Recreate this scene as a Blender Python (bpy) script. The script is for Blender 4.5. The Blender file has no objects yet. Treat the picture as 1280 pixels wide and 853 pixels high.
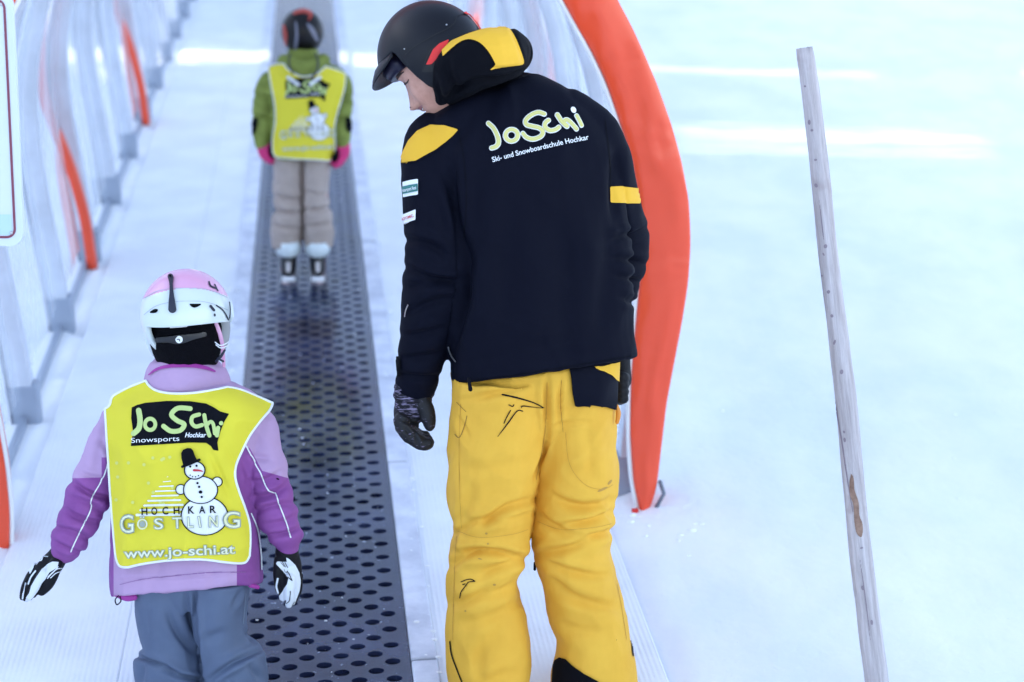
import bpy, bmesh, math, random
import numpy as np
from mathutils import Vector, Matrix, noise
from mathutils.bvhtree import BVHTree
random.seed(7)
R = math.radians
scene = bpy.context.scene
C = scene.collection

# ------------------------------------------------------------------ camera
F = 2200.0
PITCH = R(9.5)
HC = 1.685
CAM = Vector((0, 0, HC))
UPV = Vector((0, math.sin(PITCH), math.cos(PITCH)))
FWD = Vector((0, math.cos(PITCH), -math.sin(PITCH)))
SL = math.tan(R(10))
G0 = HC - 2.447
cd = bpy.data.cameras.new('camera'); cam = bpy.data.objects.new('camera', cd); C.objects.link(cam)
cam.location = CAM; cam.rotation_euler = (R(90) - PITCH, 0, 0)
cd.sensor_width = 36; cd.lens = F / 1280 * 36; cd.clip_end = 2000; cd.clip_start = 0.05
cd.dof.use_dof = True; cd.dof.focus_distance = 4.28; cd.dof.aperture_fstop = 2.3
scene.camera = cam

def ray(px, py):
    return Vector(((px - 640) / F, 0, 0)) + UPV * (-(py - 426.5) / F) + FWD
def P(px, py, Y):
    d = ray(px, py)
    return CAM + d * (Y / d.y)
def gz(Y):
    return G0 + SL * Y
def G(px, py):
    d = ray(px, py)
    t = (G0 - HC) / (d.z - SL * d.y)
    return CAM + d * t
def terrain(Y):
    if Y > 4.4: return gz(Y)
    t = 4.4 - Y
    return gz(4.4) - SL * (1 - math.exp(-t * 1.6)) / 1.6

# conveyor frame: u sideways, v uphill along the belt, h normal to the slope
BV = ray(374, -354).normalized()
N = Vector((0, -math.sin(R(10)), math.cos(R(10))))
BU = BV.cross(N).normalized()
B0 = G(395, 853)
def BP(u, v, h=0.0):
    return B0 + BU * u + BV * v + N * h

# ------------------------------------------------------------------ helpers
def tag(o, label=None, cat=None, group=None, kind=None):
    if label: o['label'] = label
    if cat: o['category'] = cat
    if group: o['group'] = group
    if kind: o['kind'] = kind
    return o
def empty(name, loc, label, cat, group=None):
    o = bpy.data.objects.new(name, None); C.objects.link(o); o.location = loc
    o.empty_display_size = .1
    return tag(o, label, cat, group)
def link(name, me, mats, parent=None, smooth=True):
    o = bpy.data.objects.new(name, me); C.objects.link(o)
    if mats is not None:
        for m in (mats if isinstance(mats, (list, tuple)) else [mats]): me.materials.append(m)
    if parent is not None:
        o.parent = parent
        b = parent
        off = Vector((0, 0, 0))
        while b is not None:
            off += b.location; b = b.parent
        me.transform(Matrix.Translation(-off))
    if smooth and len(me.polygons):
        me.polygons.foreach_set('use_smooth', [True] * len(me.polygons))
    return o
def mesh(name, vs, fs):
    me = bpy.data.meshes.new(name); me.from_pydata([tuple(v) for v in vs], [], fs); me.update(); return me

class MB:
    def __init__(s): s.v = []; s.f = []
    def add(s, vs, fs):
        n = len(s.v); s.v += [tuple(v) for v in vs]; s.f += [tuple(i + n for i in f) for f in fs]
    def box8(s, p):  # p: 8 corner points, bottom 4 then top 4
        s.add(p, [(3, 2, 1, 0), (4, 5, 6, 7), (0, 1, 5, 4), (1, 2, 6, 5), (2, 3, 7, 6), (3, 0, 4, 7)])
    def bbox(s, fn, a, b):  # box between a and b in the frame given by fn
        (x0, y0, z0), (x1, y1, z1) = a, b
        s.box8([fn(x0, y0, z0), fn(x1, y0, z0), fn(x1, y1, z0), fn(x0, y1, z0), fn(x0, y0, z1), fn(x1, y0, z1), fn(x1, y1, z1), fn(x0, y1, z1)])
    def loft(s, rings, closed=True, caps=True):
        n = len(rings[0]); vs = [p for r in rings for p in r]; fs = []
        for i in range(len(rings) - 1):
            for j in range(n if closed else n - 1):
                k = (j + 1) % n
                fs.append((i * n + j, i * n + k, (i + 1) * n + k, (i + 1) * n + j))
        if caps and closed:
            fs.append(tuple(reversed(range(n)))); fs.append(tuple((len(rings) - 1) * n + j for j in range(n)))
        s.add(vs, fs)
    def tube(s, pts, rad, n=14, flat=1.0, flatdir=None):
        pts = [Vector(p) for p in pts]; rings = []
        if not isinstance(rad, (list, tuple)): rad = [rad] * len(pts)
        ref = flatdir or Vector((0, 1, 0))
        for i, p in enumerate(pts):
            a = pts[max(i - 1, 0)]; b = pts[min(i + 1, len(pts) - 1)]
            t = (b - a).normalized()
            e1 = (ref - t * ref.dot(t))
            if e1.length < .15: e1 = Vector((1, 0, 0)) - t * t.x
            e1.normalize(); e2 = t.cross(e1)
            rings.append([p + e1 * (rad[i] * flat * math.cos(q)) + e2 * (rad[i] * math.sin(q)) for q in [2 * math.pi * k / n for k in range(n)]])
        # rounded ends
        def capring(i, sgn):
            t = (pts[i] - pts[i - sgn]).normalized() if 0 <= i - sgn < len(pts) else Vector((0, 0, 1))
            out = []
            for q, sc in ((.5, .87), (.85, .5), (.97, .2)):
                c = pts[i] + t * rad[i] * q
                out.append([c + (pp - pts[i]) * sc for pp in rings[i]])
            return out
        e = capring(len(pts) - 1, 1)
        t0 = (pts[0] - pts[1]).normalized(); st = []
        for q, sc in ((.97, .2), (.85, .5), (.5, .87)):
            c = pts[0] + t0 * rad[0] * q
            st.append([c + (pp - pts[0]) * sc for pp in rings[0]])
        s.loft(st + rings + e)
    def ball(s, c, rx, ry=None, rz=None, axes=None, n=16):
        ry = ry or rx; rz = rz or rx
        ax = axes or (Vector((1, 0, 0)), Vector((0, 1, 0)), Vector((0, 0, 1)))
        rings = []
        for i in range(1, n):
            th = math.pi * i / n
            rings.append([Vector(c) + ax[0] * (rx * math.sin(th) * math.cos(q)) + ax[1] * (ry * math.sin(th) * math.sin(q)) - ax[2] * (rz * math.cos(th)) for q in [2 * math.pi * k / (2 * n) for k in range(2 * n)]])
        s.loft(rings)
    def mesh(s, name='m'): return mesh(name, s.v, s.f)
    def build(s, name, mat, parent=None, smooth=False):
        return link(name, s.mesh(name), mat, parent, smooth)

def bevel(o, w, seg=2):
    m = o.modifiers.new('bevel', 'BEVEL'); m.width = w; m.segments = seg; m.limit_method = 'ANGLE'; m.angle_limit = R(40); m.harden_normals = False
    o.data.polygons.foreach_set('use_smooth', [True] * len(o.data.polygons))
    w_ = o.modifiers.new('wn', 'WEIGHTED_NORMAL'); w_.keep_sharp = True
    return o

# ------------------------------------------------------------------ materials
def S(c):  # sRGB 0-255 -> linear
    return tuple([((x / 255) / 12.92 if x / 255 <= .04045 else ((x / 255 + .055) / 1.055) ** 2.4) for x in c] + [1.0])
def mat(name, col, rough=.6, bump=None, col2=None, cscale=8, metal=0, spec=.5, sheen=0, trans=0, coat=0, cfac=1.0, cramp=(.35, .65), obj=True, extra=None):
    m = bpy.data.materials.new(name); m.use_nodes = True; nt = m.node_tree; b = nt.nodes['Principled BSDF']
    b.inputs['Base Color'].default_value = col; b.inputs['Roughness'].default_value = rough; b.inputs['Metallic'].default_value = metal
    b.inputs['Specular IOR Level'].default_value = spec
    if sheen: b.inputs['Sheen Weight'].default_value = sheen; b.inputs['Sheen Roughness'].default_value = .5
    if trans: b.inputs['Transmission Weight'].default_value = trans
    if coat: b.inputs['Coat Weight'].default_value = coat; b.inputs['Coat Roughness'].default_value = .15
    tc = nt.nodes.new('ShaderNodeTexCoord')
    if col2 is not None:
        n = nt.nodes.new('ShaderNodeTexNoise'); n.inputs['Scale'].default_value = cscale; n.inputs['Detail'].default_value = 6; n.inputs['Roughness'].default_value = .6
        nt.links.new(tc.outputs['Object'], n.inputs['Vector'])
        r = nt.nodes.new('ShaderNodeValToRGB'); r.color_ramp.elements[0].position = cramp[0]; r.color_ramp.elements[1].position = cramp[1]
        r.color_ramp.elements[0].color = col; r.color_ramp.elements[1].color = col2
        nt.links.new(n.outputs['Fac'], r.inputs['Fac']); nt.links.new(r.outputs['Color'], b.inputs['Base Color'])
    if bump:
        prev = None
        for (sc, st, dist) in bump:
            n = nt.nodes.new('ShaderNodeTexNoise'); n.inputs['Scale'].default_value = sc; n.inputs['Detail'].default_value = 4
            nt.links.new(tc.outputs['Object'], n.inputs['Vector'])
            bp = nt.nodes.new('ShaderNodeBump'); bp.inputs['Strength'].default_value = st; bp.inputs['Distance'].default_value = dist
            nt.links.new(n.outputs['Fac'], bp.inputs['Height'])
            if prev: nt.links.new(prev.outputs['Normal'], bp.inputs['Normal'])
            prev = bp
        nt.links.new(prev.outputs['Normal'], b.inputs['Normal'])
    if extra: extra(nt, b, tc)
    return m

# ------------------------------------------------------------------ world and sun
SUN_EL = R(24); SUN_DIR = Vector((1, -.10, 0)).normalized()   # the way the light travels, seen from above
w = bpy.data.worlds.new('World'); scene.world = w; w.use_nodes = True; nt = w.node_tree
bg = nt.nodes['Background']; sky = nt.nodes.new('ShaderNodeTexSky'); sky.sky_type = 'NISHITA'; sky.sun_disc = False
sky.sun_elevation = SUN_EL
sx, sy = -SUN_DIR.x, -SUN_DIR.y
sky.sun_rotation = math.atan2(sx, sy)
sky.air_density = 1.0; sky.dust_density = 1.6; sky.ozone_density = 1.2; sky.altitude = 1200
bg.inputs['Strength'].default_value = .15
hz_ = nt.nodes.new('ShaderNodeHueSaturation'); hz_.inputs['Saturation'].default_value = .77   # sky colour muted so its light is less blue
nt.links.new(sky.outputs['Color'], hz_.inputs['Color']); nt.links.new(hz_.outputs['Color'], bg.inputs['Color'])
sd = bpy.data.lights.new('sun', 'SUN'); sd.energy = 4.2; sd.angle = R(.5); sd.color = (1, .92, .82)
so = bpy.data.objects.new('sun', sd); C.objects.link(so)
dirv = Vector((SUN_DIR.x * math.cos(SUN_EL), SUN_DIR.y * math.cos(SUN_EL), -math.sin(SUN_EL)))
so.rotation_euler = dirv.to_track_quat('-Z', 'Y').to_euler(); so.location = (-8, 2, 12)
scene.view_settings.view_transform = 'Standard'; scene.view_settings.look = 'None'; scene.view_settings.gamma = 1
scene.view_settings.exposure = 2.05
scene.cycles.max_bounces = 7; scene.cycles.diffuse_bounces = 4; scene.cycles.glossy_bounces = 3; scene.cycles.transparent_max_bounces = 14

# ------------------------------------------------------------------ ground
def snow_extra(nt, b, tc):
    L = nt.links.new
    geo = nt.nodes.new('ShaderNodeNewGeometry')
    def noi(sc, det, rough=.55, scale=None):
        n = nt.nodes.new('ShaderNodeTexNoise'); n.inputs['Scale'].default_value = sc; n.inputs['Detail'].default_value = det; n.inputs['Roughness'].default_value = rough
        if scale:
            mp = nt.nodes.new('ShaderNodeMapping'); mp.inputs['Scale'].default_value = scale; L(geo.outputs['Position'], mp.inputs['Vector']); L(mp.outputs['Vector'], n.inputs['Vector'])
        else: L(geo.outputs['Position'], n.inputs['Vector'])
        return n
    prev = None
    for sc, st, di in ((.9, .1, .08), (6, .35, .02), (38, .5, .006), (260, .5, .0015)):
        n = noi(sc, 5); bp = nt.nodes.new('ShaderNodeBump'); bp.inputs['Strength'].default_value = st; bp.inputs['Distance'].default_value = di
        L(n.outputs['Fac'], bp.inputs['Height'])
        if prev: L(prev.outputs['Normal'], bp.inputs['Normal'])
        prev = bp
    # groomer and ski tracks running up the slope
    n = noi(1.0, 4, .6, (9, .35, 1)); bp = nt.nodes.new('ShaderNodeBump'); bp.inputs['Strength'].default_value = .12; bp.inputs['Distance'].default_value = .015
    L(n.outputs['Fac'], bp.inputs['Height']); L(prev.outputs['Normal'], bp.inputs['Normal']); L(bp.outputs['Normal'], b.inputs['Normal'])
    n2 = noi(2.2, 6, .6, (1, .6, 1)); r = nt.nodes.new('ShaderNodeValToRGB'); r.color_ramp.elements[0].position = .36; r.color_ramp.elements[1].position = .62
    r.color_ramp.elements[0].color = (.79, .83, .88, 1); r.color_ramp.elements[1].color = (.9, .91, .92, 1)
    L(n2.outputs['Fac'], r.inputs['Fac']); L(r.outputs['Color'], b.inputs['Base Color'])
M_snow = mat('snow', (.88, .9, .92, 1), .65, spec=.25, extra=snow_extra)

def axis(lo, hi, core, dc, grow=1.25):
    a = list(np.arange(core[0], core[1] + 1e-6, dc)); d = dc
    while a[-1] < hi: d *= grow; a.append(min(a[-1] + d, hi))
    d = dc
    while a[0] > lo: d *= grow; a.insert(0, max(a[0] - d, lo))
    return a
xs = axis(-400, 400, (-3.5, 5.0), .055); ys = axis(-60, 700, (3.0, 13.0), .055)
nx, ny = len(xs), len(ys)
vs = []
for y in ys:
    for x in xs:
        z = terrain(y)
        rel = Vector((x, y, z)) - B0; u = rel.dot(BU)
        near = -1 < y - 3 < 16 and -5 < x < 7
        if near:
            k = min(1, max(0, (abs(u) - .98) / .3))
            z += k * (noise.noise(Vector((x * .9, y * .9, 0))) * .035 + noise.noise(Vector((x * 4.1, y * 3.1, 3))) * .010 + noise.noise(Vector((x * 13, y * 11, 5))) * .005)
            # old ski tracks and boot scuffs
            tr = x * .94 - y * .22
            for q0 in (2.05, 2.25, .55, .86): z -= k * .010 * math.exp(-((tr - q0 - .15 * math.sin(y * .5)) / .045) ** 2)
            z += (1 - k) * noise.noise(Vector((x * 9, y * 9, 9))) * .002
            if abs(u) < .95 : z -= .03
            # loose snow kicked up round the foot of the entrance arch
            q = math.hypot(u - 1.14, (rel.dot(BV) - 1.05) * .6); z += .03 * math.exp(-(q / .16) ** 2) * (1 + noise.noise(Vector((x * 22, y * 22, 1))))
        elif y > 25 and False: pass
        if y > 60: z += noise.noise(Vector((x * .02, y * .02, 2))) * min(12, (y - 60) * .12)
        vs.append((x, y, z))
fs = [(j * nx + i, j * nx + i + 1, (j + 1) * nx + i + 1, (j + 1) * nx + i) for j in range(ny - 1) for i in range(nx - 1)]
tag(link('snow_ground', mesh('snow_ground', vs, fs), M_snow), kind='structure')

# unseen blocker added left of the frame for shade; two gaps make sun strips
hb = MB(); gaps = [(11.9, .76), (14.15, .5)]
cuts = [-25] + [q for g, wd in gaps for q in (g - wd / 2, g + wd / 2)] + [34]
for a, b in zip(cuts[0::2], cuts[1::2]):
    rings = []
    n = max(2, int((b - a) / 1.5))
    for i in range(n + 1):
        y = a + (b - a) * i / n
        def q(x, z): return Vector((x, y - (x + 10) * .10, terrain(y) + z))
        hh = 8.2 + .5 * math.sin(y * .7)
        rings.append([q(-9.5, -.6), q(-10.6, hh * .62), q(-11.5, hh), q(-14, hh * .9), q(-21, 3), q(-25, -.6)])
    hb.loft(rings)
def fill(g, wd, h0, h1):   # added plugs shape the strips: one gap opens high up, one narrows on top
    rings = []
    for y in (g - wd / 2 - .03, g + wd / 2 + .03):
        def q(x, z): return Vector((x, y - (x + 10) * .10, terrain(y) + z))
        rings.append([q(-9.9, h0), q(-10.0, h1), q(-11.2, h1), q(-11.4, h0)])
    hb.loft(rings)
fill(11.9, .76, -.6, 4.75); fill(14.3, .30, 4.6, 8.6)
tag(hb.build('sun_blocker', M_snow), kind='structure')

# ------------------------------------------------------------------ walkway mats beside the belt
def mat_extra(nt, b, tc):
    L = nt.links.new
    sp = nt.nodes.new('ShaderNodeSeparateXYZ'); L(tc.outputs['Generated'], sp.inputs[0])
    uv = nt.nodes.new('ShaderNodeUVMap')
    wv = nt.nodes.new('ShaderNodeTexWave'); wv.wave_type = 'BANDS'; wv.bands_direction = 'X'; wv.inputs['Scale'].default_value = 22; wv.inputs['Distortion'].default_value = .25; wv.inputs['Detail'].default_value = 2
    L(uv.outputs['UV'], wv.inputs['Vector'])
    n = nt.nodes.new('ShaderNodeTexNoise'); n.inputs['Scale'].default_value = 3.2; n.inputs['Detail'].default_value = 7; L(uv.outputs['UV'], n.inputs['Vector'])
    r = nt.nodes.new('ShaderNodeValToRGB'); r.color_ramp.elements[0].position = .38; r.color_ramp.elements[1].position = .66; L(n.outputs['Fac'], r.inputs['Fac'])
    bp = nt.nodes.new('ShaderNodeBump'); bp.inputs['Distance'].default_value = .0022
    m1 = nt.nodes.new('ShaderNodeMath'); m1.operation = 'MULTIPLY_ADD'; m1.inputs[1].default_value = -.45; m1.inputs[2].default_value = .6; L(r.outputs['Color'], m1.inputs[0]); L(m1.outputs[0], bp.inputs['Strength'])
    L(wv.outputs['Fac'], bp.inputs['Height'])
    n3 = nt.nodes.new('ShaderNodeTexNoise'); n3.inputs['Scale'].default_value = 60; n3.inputs['Detail'].default_value = 4; L(uv.outputs['UV'], n3.inputs['Vector'])
    b3 = nt.nodes.new('ShaderNodeBump'); b3.inputs['Distance'].default_value = .004; b3.inputs['Strength'].default_value = .4; L(n3.outputs['Fac'], b3.inputs['Height']); L(bp.outputs['Normal'], b3.inputs['Normal']); L(b3.outputs['Normal'], b.inputs['Normal'])
    mx = nt.nodes.new('ShaderNodeMix'); mx.data_type = 'RGBA'; mx.inputs['A'].default_value = (.76, .79, .84, 1); mx.inputs['B'].default_value = (.84, .87, .92, 1)
    L(r.outputs['Color'], mx.inputs['Factor']); L(mx.outputs['Result'], b.inputs['Base Color'])
M_mat = mat('frosted_ribbed_mat', (.7, .75, .82, 1), .6, spec=.3, extra=mat_extra)
def strip(name, u0, u1, v0, v1, h, m, label=None, cat=None, kind=None, parent=None, th=.03):
    me = bpy.data.meshes.new(name); nseg = 40
    vs = []; fs = []; uvs = []
    prof = [(u0, h - th), (u0, h), (u0 + .004, h + .003), (u1 - .004, h + .003), (u1, h), (u1, h - th)]
    for i in range(nseg + 1):
        v = v0 + (v1 - v0) * i / nseg
        vs += [BP(u, v, z) for u, z in prof]
    for i in range(nseg):
        for j in range(5):
            a = i * 6 + j; fs.append((a, a + 1, a + 7, a + 6))
    me.from_pydata([tuple(v) for v in vs], [], [tuple(reversed(f)) for f in fs]); uvl = me.uv_layers.new(name='UVMap')
    for lp in me.loops:
        p = Vector(me.vertices[lp.vertex_index].co) - B0
        uvl.data[lp.index].uv = (p.dot(BU), p.dot(BV))
    o = link(name, me, m, parent, False)
    return tag(o, label, cat, kind=kind)
VL = 34
strip('walkway_mat', -.522, -.3265, -1.2, VL, .0, M_mat, kind='structure')
strip('walkway_mat', -.93, -.5225, -1.2, VL, .001, M_mat, kind='structure')
strip('walkway_mat', .3265, .93, -1.2, VL, .0, M_mat, kind='structure')

# ------------------------------------------------------------------ the conveyor
conv = empty('conveyor', BP(0, 0, 0), 'long dark rubber conveyor belt full of oval holes, running uphill through the tunnel', 'conveyor belt')
def belt_extra(nt, b, tc):
    L = nt.links.new
    n = nt.nodes.new('ShaderNodeTexNoise'); n.inputs['Scale'].default_value = 5; n.inputs['Detail'].default_value = 6; L(tc.outputs['Object'], n.inputs['Vector'])
    r = nt.nodes.new('ShaderNodeValToRGB'); r.color_ramp.elements[0].position = .35; r.color_ramp.elements[1].position = .7
    r.color_ramp.elements[0].color = (.008, .012, .036, 1); r.color_ramp.elements[1].color = (.034, .046, .11, 1)
    L(n.outputs['Fac'], r.inputs['Fac']); 
    n2 = nt.nodes.new('ShaderNodeTexNoise'); n2.inputs['Scale'].default_value = 55; n2.inputs['Detail'].default_value = 5; L(tc.outputs['Object'], n2.inputs['Vector'])
    r2 = nt.nodes.new('ShaderNodeValToRGB'); r2.color_ramp.elements[0].position = .68; r2.color_ramp.elements[1].position = .76; L(n2.outputs['Fac'], r2.inputs['Fac'])
    mx = nt.nodes.new('ShaderNodeMix'); mx.data_type = 'RGBA'; mx.inputs['B'].default_value = (.45, .5, .6, 1)
    L(r2.outputs['Color'], mx.inputs['Factor']); L(r.outputs['Color'], mx.inputs['A']); L(mx.outputs['Result'], b.inputs['Base Color'])
    m1 = nt.nodes.new('ShaderNodeMapRange'); m1.inputs['To Min'].default_value = .08; m1.inputs['To Max'].default_value = .26; L(n.outputs['Fac'], m1.inputs['Value']); L(m1.outputs[0], b.inputs['Roughness'])
M_belt = mat('wet_rubber', (.07, .08, .1, 1), .3, bump=[(90, .12, .002)], spec=.8, extra=belt_extra)
M_pit = mat('dark_pit', (.012, .016, .035, 1), .25, spec=.5)
# mesh with real oval holes
HW = .24; VM0, VM1 = -.7, VL; ncol = 10; cu = .046; rv = .09
vs = []; fs = []; key = {}
def bv(u, v, h):
    k = (round(u, 5), round(v, 5), round(h, 4))
    if k not in key: key[k] = len(vs); vs.append(BP(u, v, h))
    return key[k]
HB = .012
def cell(uc, vc, du, dv, ru, rvv, n=16):
    # rectangle du x dv with an oval hole: outer ring follows the rectangle
    outer = []; inner = []; low = []
    for k in range(n):
        a = 2 * math.pi * k / n; c, s_ = math.cos(a), math.sin(a)
        m = max(abs(c), abs(s_)); outer.append(bv(uc + du / 2 * c / m, vc + dv / 2 * s_ / m, HB))
        inner.append(bv(uc + ru * c, vc + rvv * s_, HB)); low.append(bv(uc + (ru - .002) * c, vc + (rvv - .002) * s_, HB - .012))
    for k in range(n):
        j = (k + 1) % n
        fs.append((outer[k], outer[j], inner[j], inner[k])); fs.append((inner[k], inner[j], low[j], low[k]))
for c in range(ncol):
    uc = (c - (ncol - 1) / 2) * cu
    off = 0 if c % 2 == 0 else rv / 2
    nrow = int((VM1 - VM0) / rv)
    for r_ in range(nrow):
        cell(uc, VM0 + r_ * rv + off, cu, rv, .0212, .0155 + .0008 * ((r_ * 7 + c) % 3), 16 if r_ < 110 else 8)
bm_ = mesh('belt', vs, [tuple(f) for f in fs])
belt = link('belt', bm_, M_belt, conv, False)
b = MB(); b.bbox(BP, (-HW - .012, VM0, HB - .02), (HW + .012, VM1, HB - .0125)); b.build('belt_underlay', M_pit, conv)
b = MB()
for s_ in (-1, 1): b.bbox(BP, (s_ * (cu * ncol / 2), VM0, HB - .0124), (s_ * (HW + .014), VM1, HB))
b.build('belt_edge', M_belt, conv)
# side boards in lengths with open joints
M_board = mat('frosted_board', (.52, .55, .64, 1), .55, bump=[(12, .3, .01), (120, .3, .002)], col2=(.76, .79, .88, 1), cscale=7, spec=.4)
M_iron = mat('dark_iron', (.10, .12, .16, 1), .5, bump=[(60, .3, .003)], col2=(.2, .22, .28, 1), cscale=20)
for sgn in (-1, 1):
    v = .02; i = 0
    joints = [-1.2, .055] + [.055 + 1.345 * k for k in range(1, 26)]
    for a, c in zip(joints[:-1], joints[1:]):
        b = MB(); b.bbox(BP, (sgn * (HW + .016), a + .006, -.03), (sgn * .327, c - .006, .02 + .002 * math.sin(a * 9)))
        bevel(b.build('side_board', M_board, conv), .006)
        b = MB(); b.bbox(BP, (sgn * (HW + .018), c - .0055, -.03), (sgn * .322, c + .0055, .014)); b.build('joint_plate', M_iron, conv)
# snow crumbs on board and belt
M_crumb = mat('snow_crumb', (.88, .9, .93, 1), .7, bump=[(60, .5, .01)])
cr = MB(); rnd = random.Random(3)
for k in range(260):
    v = rnd.uniform(-.1, 6); s_ = rnd.choice((-1, 1)); u = s_ * rnd.gauss(.325, .02)
    rr = abs(rnd.gauss(.001, .0025)) + .0015
    cr.ball(BP(u, v, .02), rr * rnd.uniform(1, 2.2), rr * rnd.uniform(1, 2), rr * .6, n=5)
for k in range(30):
    rr = rnd.uniform(.001, .0035); cr.ball(BP(rnd.uniform(-.2, .22), rnd.uniform(-.1, 5), .013), rr * 1.5, rr, rr * .6, n=5)
for k in range(60):
    x_, y_ = rnd.uniform(.3, 1.9), rnd.uniform(3.9, 6.8); rr = abs(rnd.gauss(0, .003)) + .001
    if (Vector((x_, y_, 0)) - B0).dot(BU) > 1.0: cr.ball((x_, y_, terrain(y_) - .002 + noise.noise(Vector((x_ * .9, y_ * .9, 0))) * .035 + noise.noise(Vector((x_ * 4.1, y_ * 3.1, 3))) * .01), rr * 1.5, rr * 1.2, rr * .8, n=5)
for k in range(60):
    a = rnd.gauss(0, 1); rr = rnd.uniform(.003, .012)
    cr.ball(BP(1.13 + .06 * a, 1.0 + rnd.gauss(0, .14), .012), rr * 1.4, rr, rr * .8, n=6)
tag(cr.build('snow_crumbs', M_crumb, smooth=True), kind='stuff')

# ------------------------------------------------------------------ the tunnel
ZA = (G(803, 638) - B0).dot(BV)
def PA(px, py, v=None):
    v = ZA if v is None else v
    d = ray(px, py); o = B0 + BV * v
    t = (o - CAM).dot(BV) / d.dot(BV); p = CAM + d * t - o
    return p.dot(BU), p.dot(N)
A_in = [PA(x, y) for y, x in ((634, 798), (600, 790), (540, 786), (470, 787), (400, 793), (350, 798), (300, 801), (250, 797), (200, 788), (150, 773), (100, 756), (60, 737), (30, 719), (0, 703))]
A_out = [PA(x, y) for y, x in ((640, 806), (610, 818), (560, 824), (500, 831), (400, 850), (350, 858), (300, 861), (250, 859), (200, 850), (150, 836), (100, 818), (60, 801), (30, 787), (0, 771))]
def extend(a, top):
    (u1, h1), (u0, h0) = a[-1], a[-2]
    out = list(a); m = Vector((u1 - u0, h1 - h0)).normalized()
    # cubic from the last point to the crown
    p0 = Vector((u1, h1)); p3 = Vector((0, top)); L_ = (p3 - p0).length
    p1 = p0 + m * L_ * .38; p2 = p3 + Vector((L_ * .45, 0))
    for i in range(1, 13):
        t = i / 12; out.append(tuple(p0 * (1 - t) ** 3 + p1 * 3 * t * (1 - t) ** 2 + p2 * 3 * t * t * (1 - t) + p3 * t ** 3))
    return out
top_in = 2.10; top_out = 2.42
E_in = extend(A_in, top_in); E_out = extend(A_out, top_out)
def full(a, left=False):  # whole arch from left foot to right foot
    r = list(a); sh = .105 if left else 0
    return [(-u + sh * max(0, 1 - h / 1.3), h - (.04 if left and i == 0 else 0)) for i, (u, h) in enumerate(r)] + [(u, h) for u, h in reversed(r[:-1])]
def resample(a, n):
    pts = [Vector(p) for p in a]; d = [0]
    for i in range(1, len(pts)): d.append(d[-1] + (pts[i] - pts[i - 1]).length)
    out = []
    for k in range(n):
        t = d[-1] * k / (n - 1); i = max(0, min(len(pts) - 2, int(np.searchsorted(d, t)) - 1))
        f = (t - d[i]) / max(1e-9, d[i + 1] - d[i]); out.append(pts[i].lerp(pts[i + 1], f))
    for _ in range(3): out = [out[0]] + [(out[i - 1] + out[i] * 2 + out[i + 1]) / 4 for i in range(1, n - 1)] + [out[-1]]
    return out
print('arch in', [tuple(round(c, 2) for c in p) for p in A_in]); print('arch out', [tuple(round(c, 2) for c in p) for p in A_out])
tun = empty('conveyor_tunnel', BP(0, ZA, 0), 'arched see-through tunnel of silver ribs and clear panels with a red-orange padded entrance', 'tunnel')
def tarp_extra(nt, b, tc):
    L = nt.links.new
    n = nt.nodes.new('ShaderNodeTexNoise'); n.inputs['Scale'].default_value = 3.2; n.inputs['Detail'].default_value = 2; n.inputs['Distortion'].default_value = .5
    mp = nt.nodes.new('ShaderNodeMapping'); mp.inputs['Scale'].default_value = (1, 1, 1.6); mp.inputs['Rotation'].default_value = (0, .5, 0); L(tc.outputs['Object'], mp.inputs['Vector']); L(mp.outputs['Vector'], n.inputs['Vector'])
    bp = nt.nodes.new('ShaderNodeBump'); bp.inputs['Strength'].default_value = .5; bp.inputs['Distance'].default_value = .035; L(n.outputs['Fac'], bp.inputs['Height']); L(bp.outputs['Normal'], b.inputs['Normal'])
M_tarp = mat('red_orange_tarpaulin', (.82, .075, .024, 1), .34, spec=.5, extra=tarp_extra, coat=.15)
M_white = mat('white_edge', (.8, .8, .8, 1), .5)
def arch_band(name, ci, co, v0, v1, m, parent, smooth=True, bulge=.012, nn=120):
    a = resample(ci, nn); c = resample(co, nn); rings = []
    for p, q in zip(a, c):
        ring = []
        for t in (0, .02, .06, .12, .2, .3, .4, .5, .6, .7, .8, .88, .94, .98, 1):
            x = p.lerp(q, t); ring.append(BP(x.x, v0 - bulge * math.sin(math.pi * t) ** .5 if 0 < t < 1 else v0, x.y))
        for t in (1, .5, 0):
            x = p.lerp(q, t); ring.append(BP(x.x, v1, x.y))
        rings.append(ring)
    if nn > 150:   # slack cloth: puckers run in from the laced edges
        for i, r_ in enumerate(rings):
            for j in range(1, 14):
                p = r_[j]; e = 1 - abs(j - 7) / 7
                a_ = noise.noise(Vector((i * .11, j * .22, 1.5))); b_ = noise.noise(Vector((i * .42, j * .12, 7)))
                r_[j] = p - BV * (.005 * (1 - 2.4 * abs(a_)) * e + .004 * b_ * (1 - e * .5))
    mb = MB(); mb.loft(rings); return mb.build(name, m, parent, smooth)
ent = arch_band('entrance_arch', full(E_in, True), full(E_out, True), ZA - .03, ZA + .05, M_tarp, tun, nn=300)
# white bound inner edge
ci = resample(full(E_in, True), 120)
mb = MB(); mb.tube([BP(p.x * .994, ZA - .02, p.y - .004) for p in ci], .008, n=8); mb.build('edge_binding', M_white, ent, True)
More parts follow.
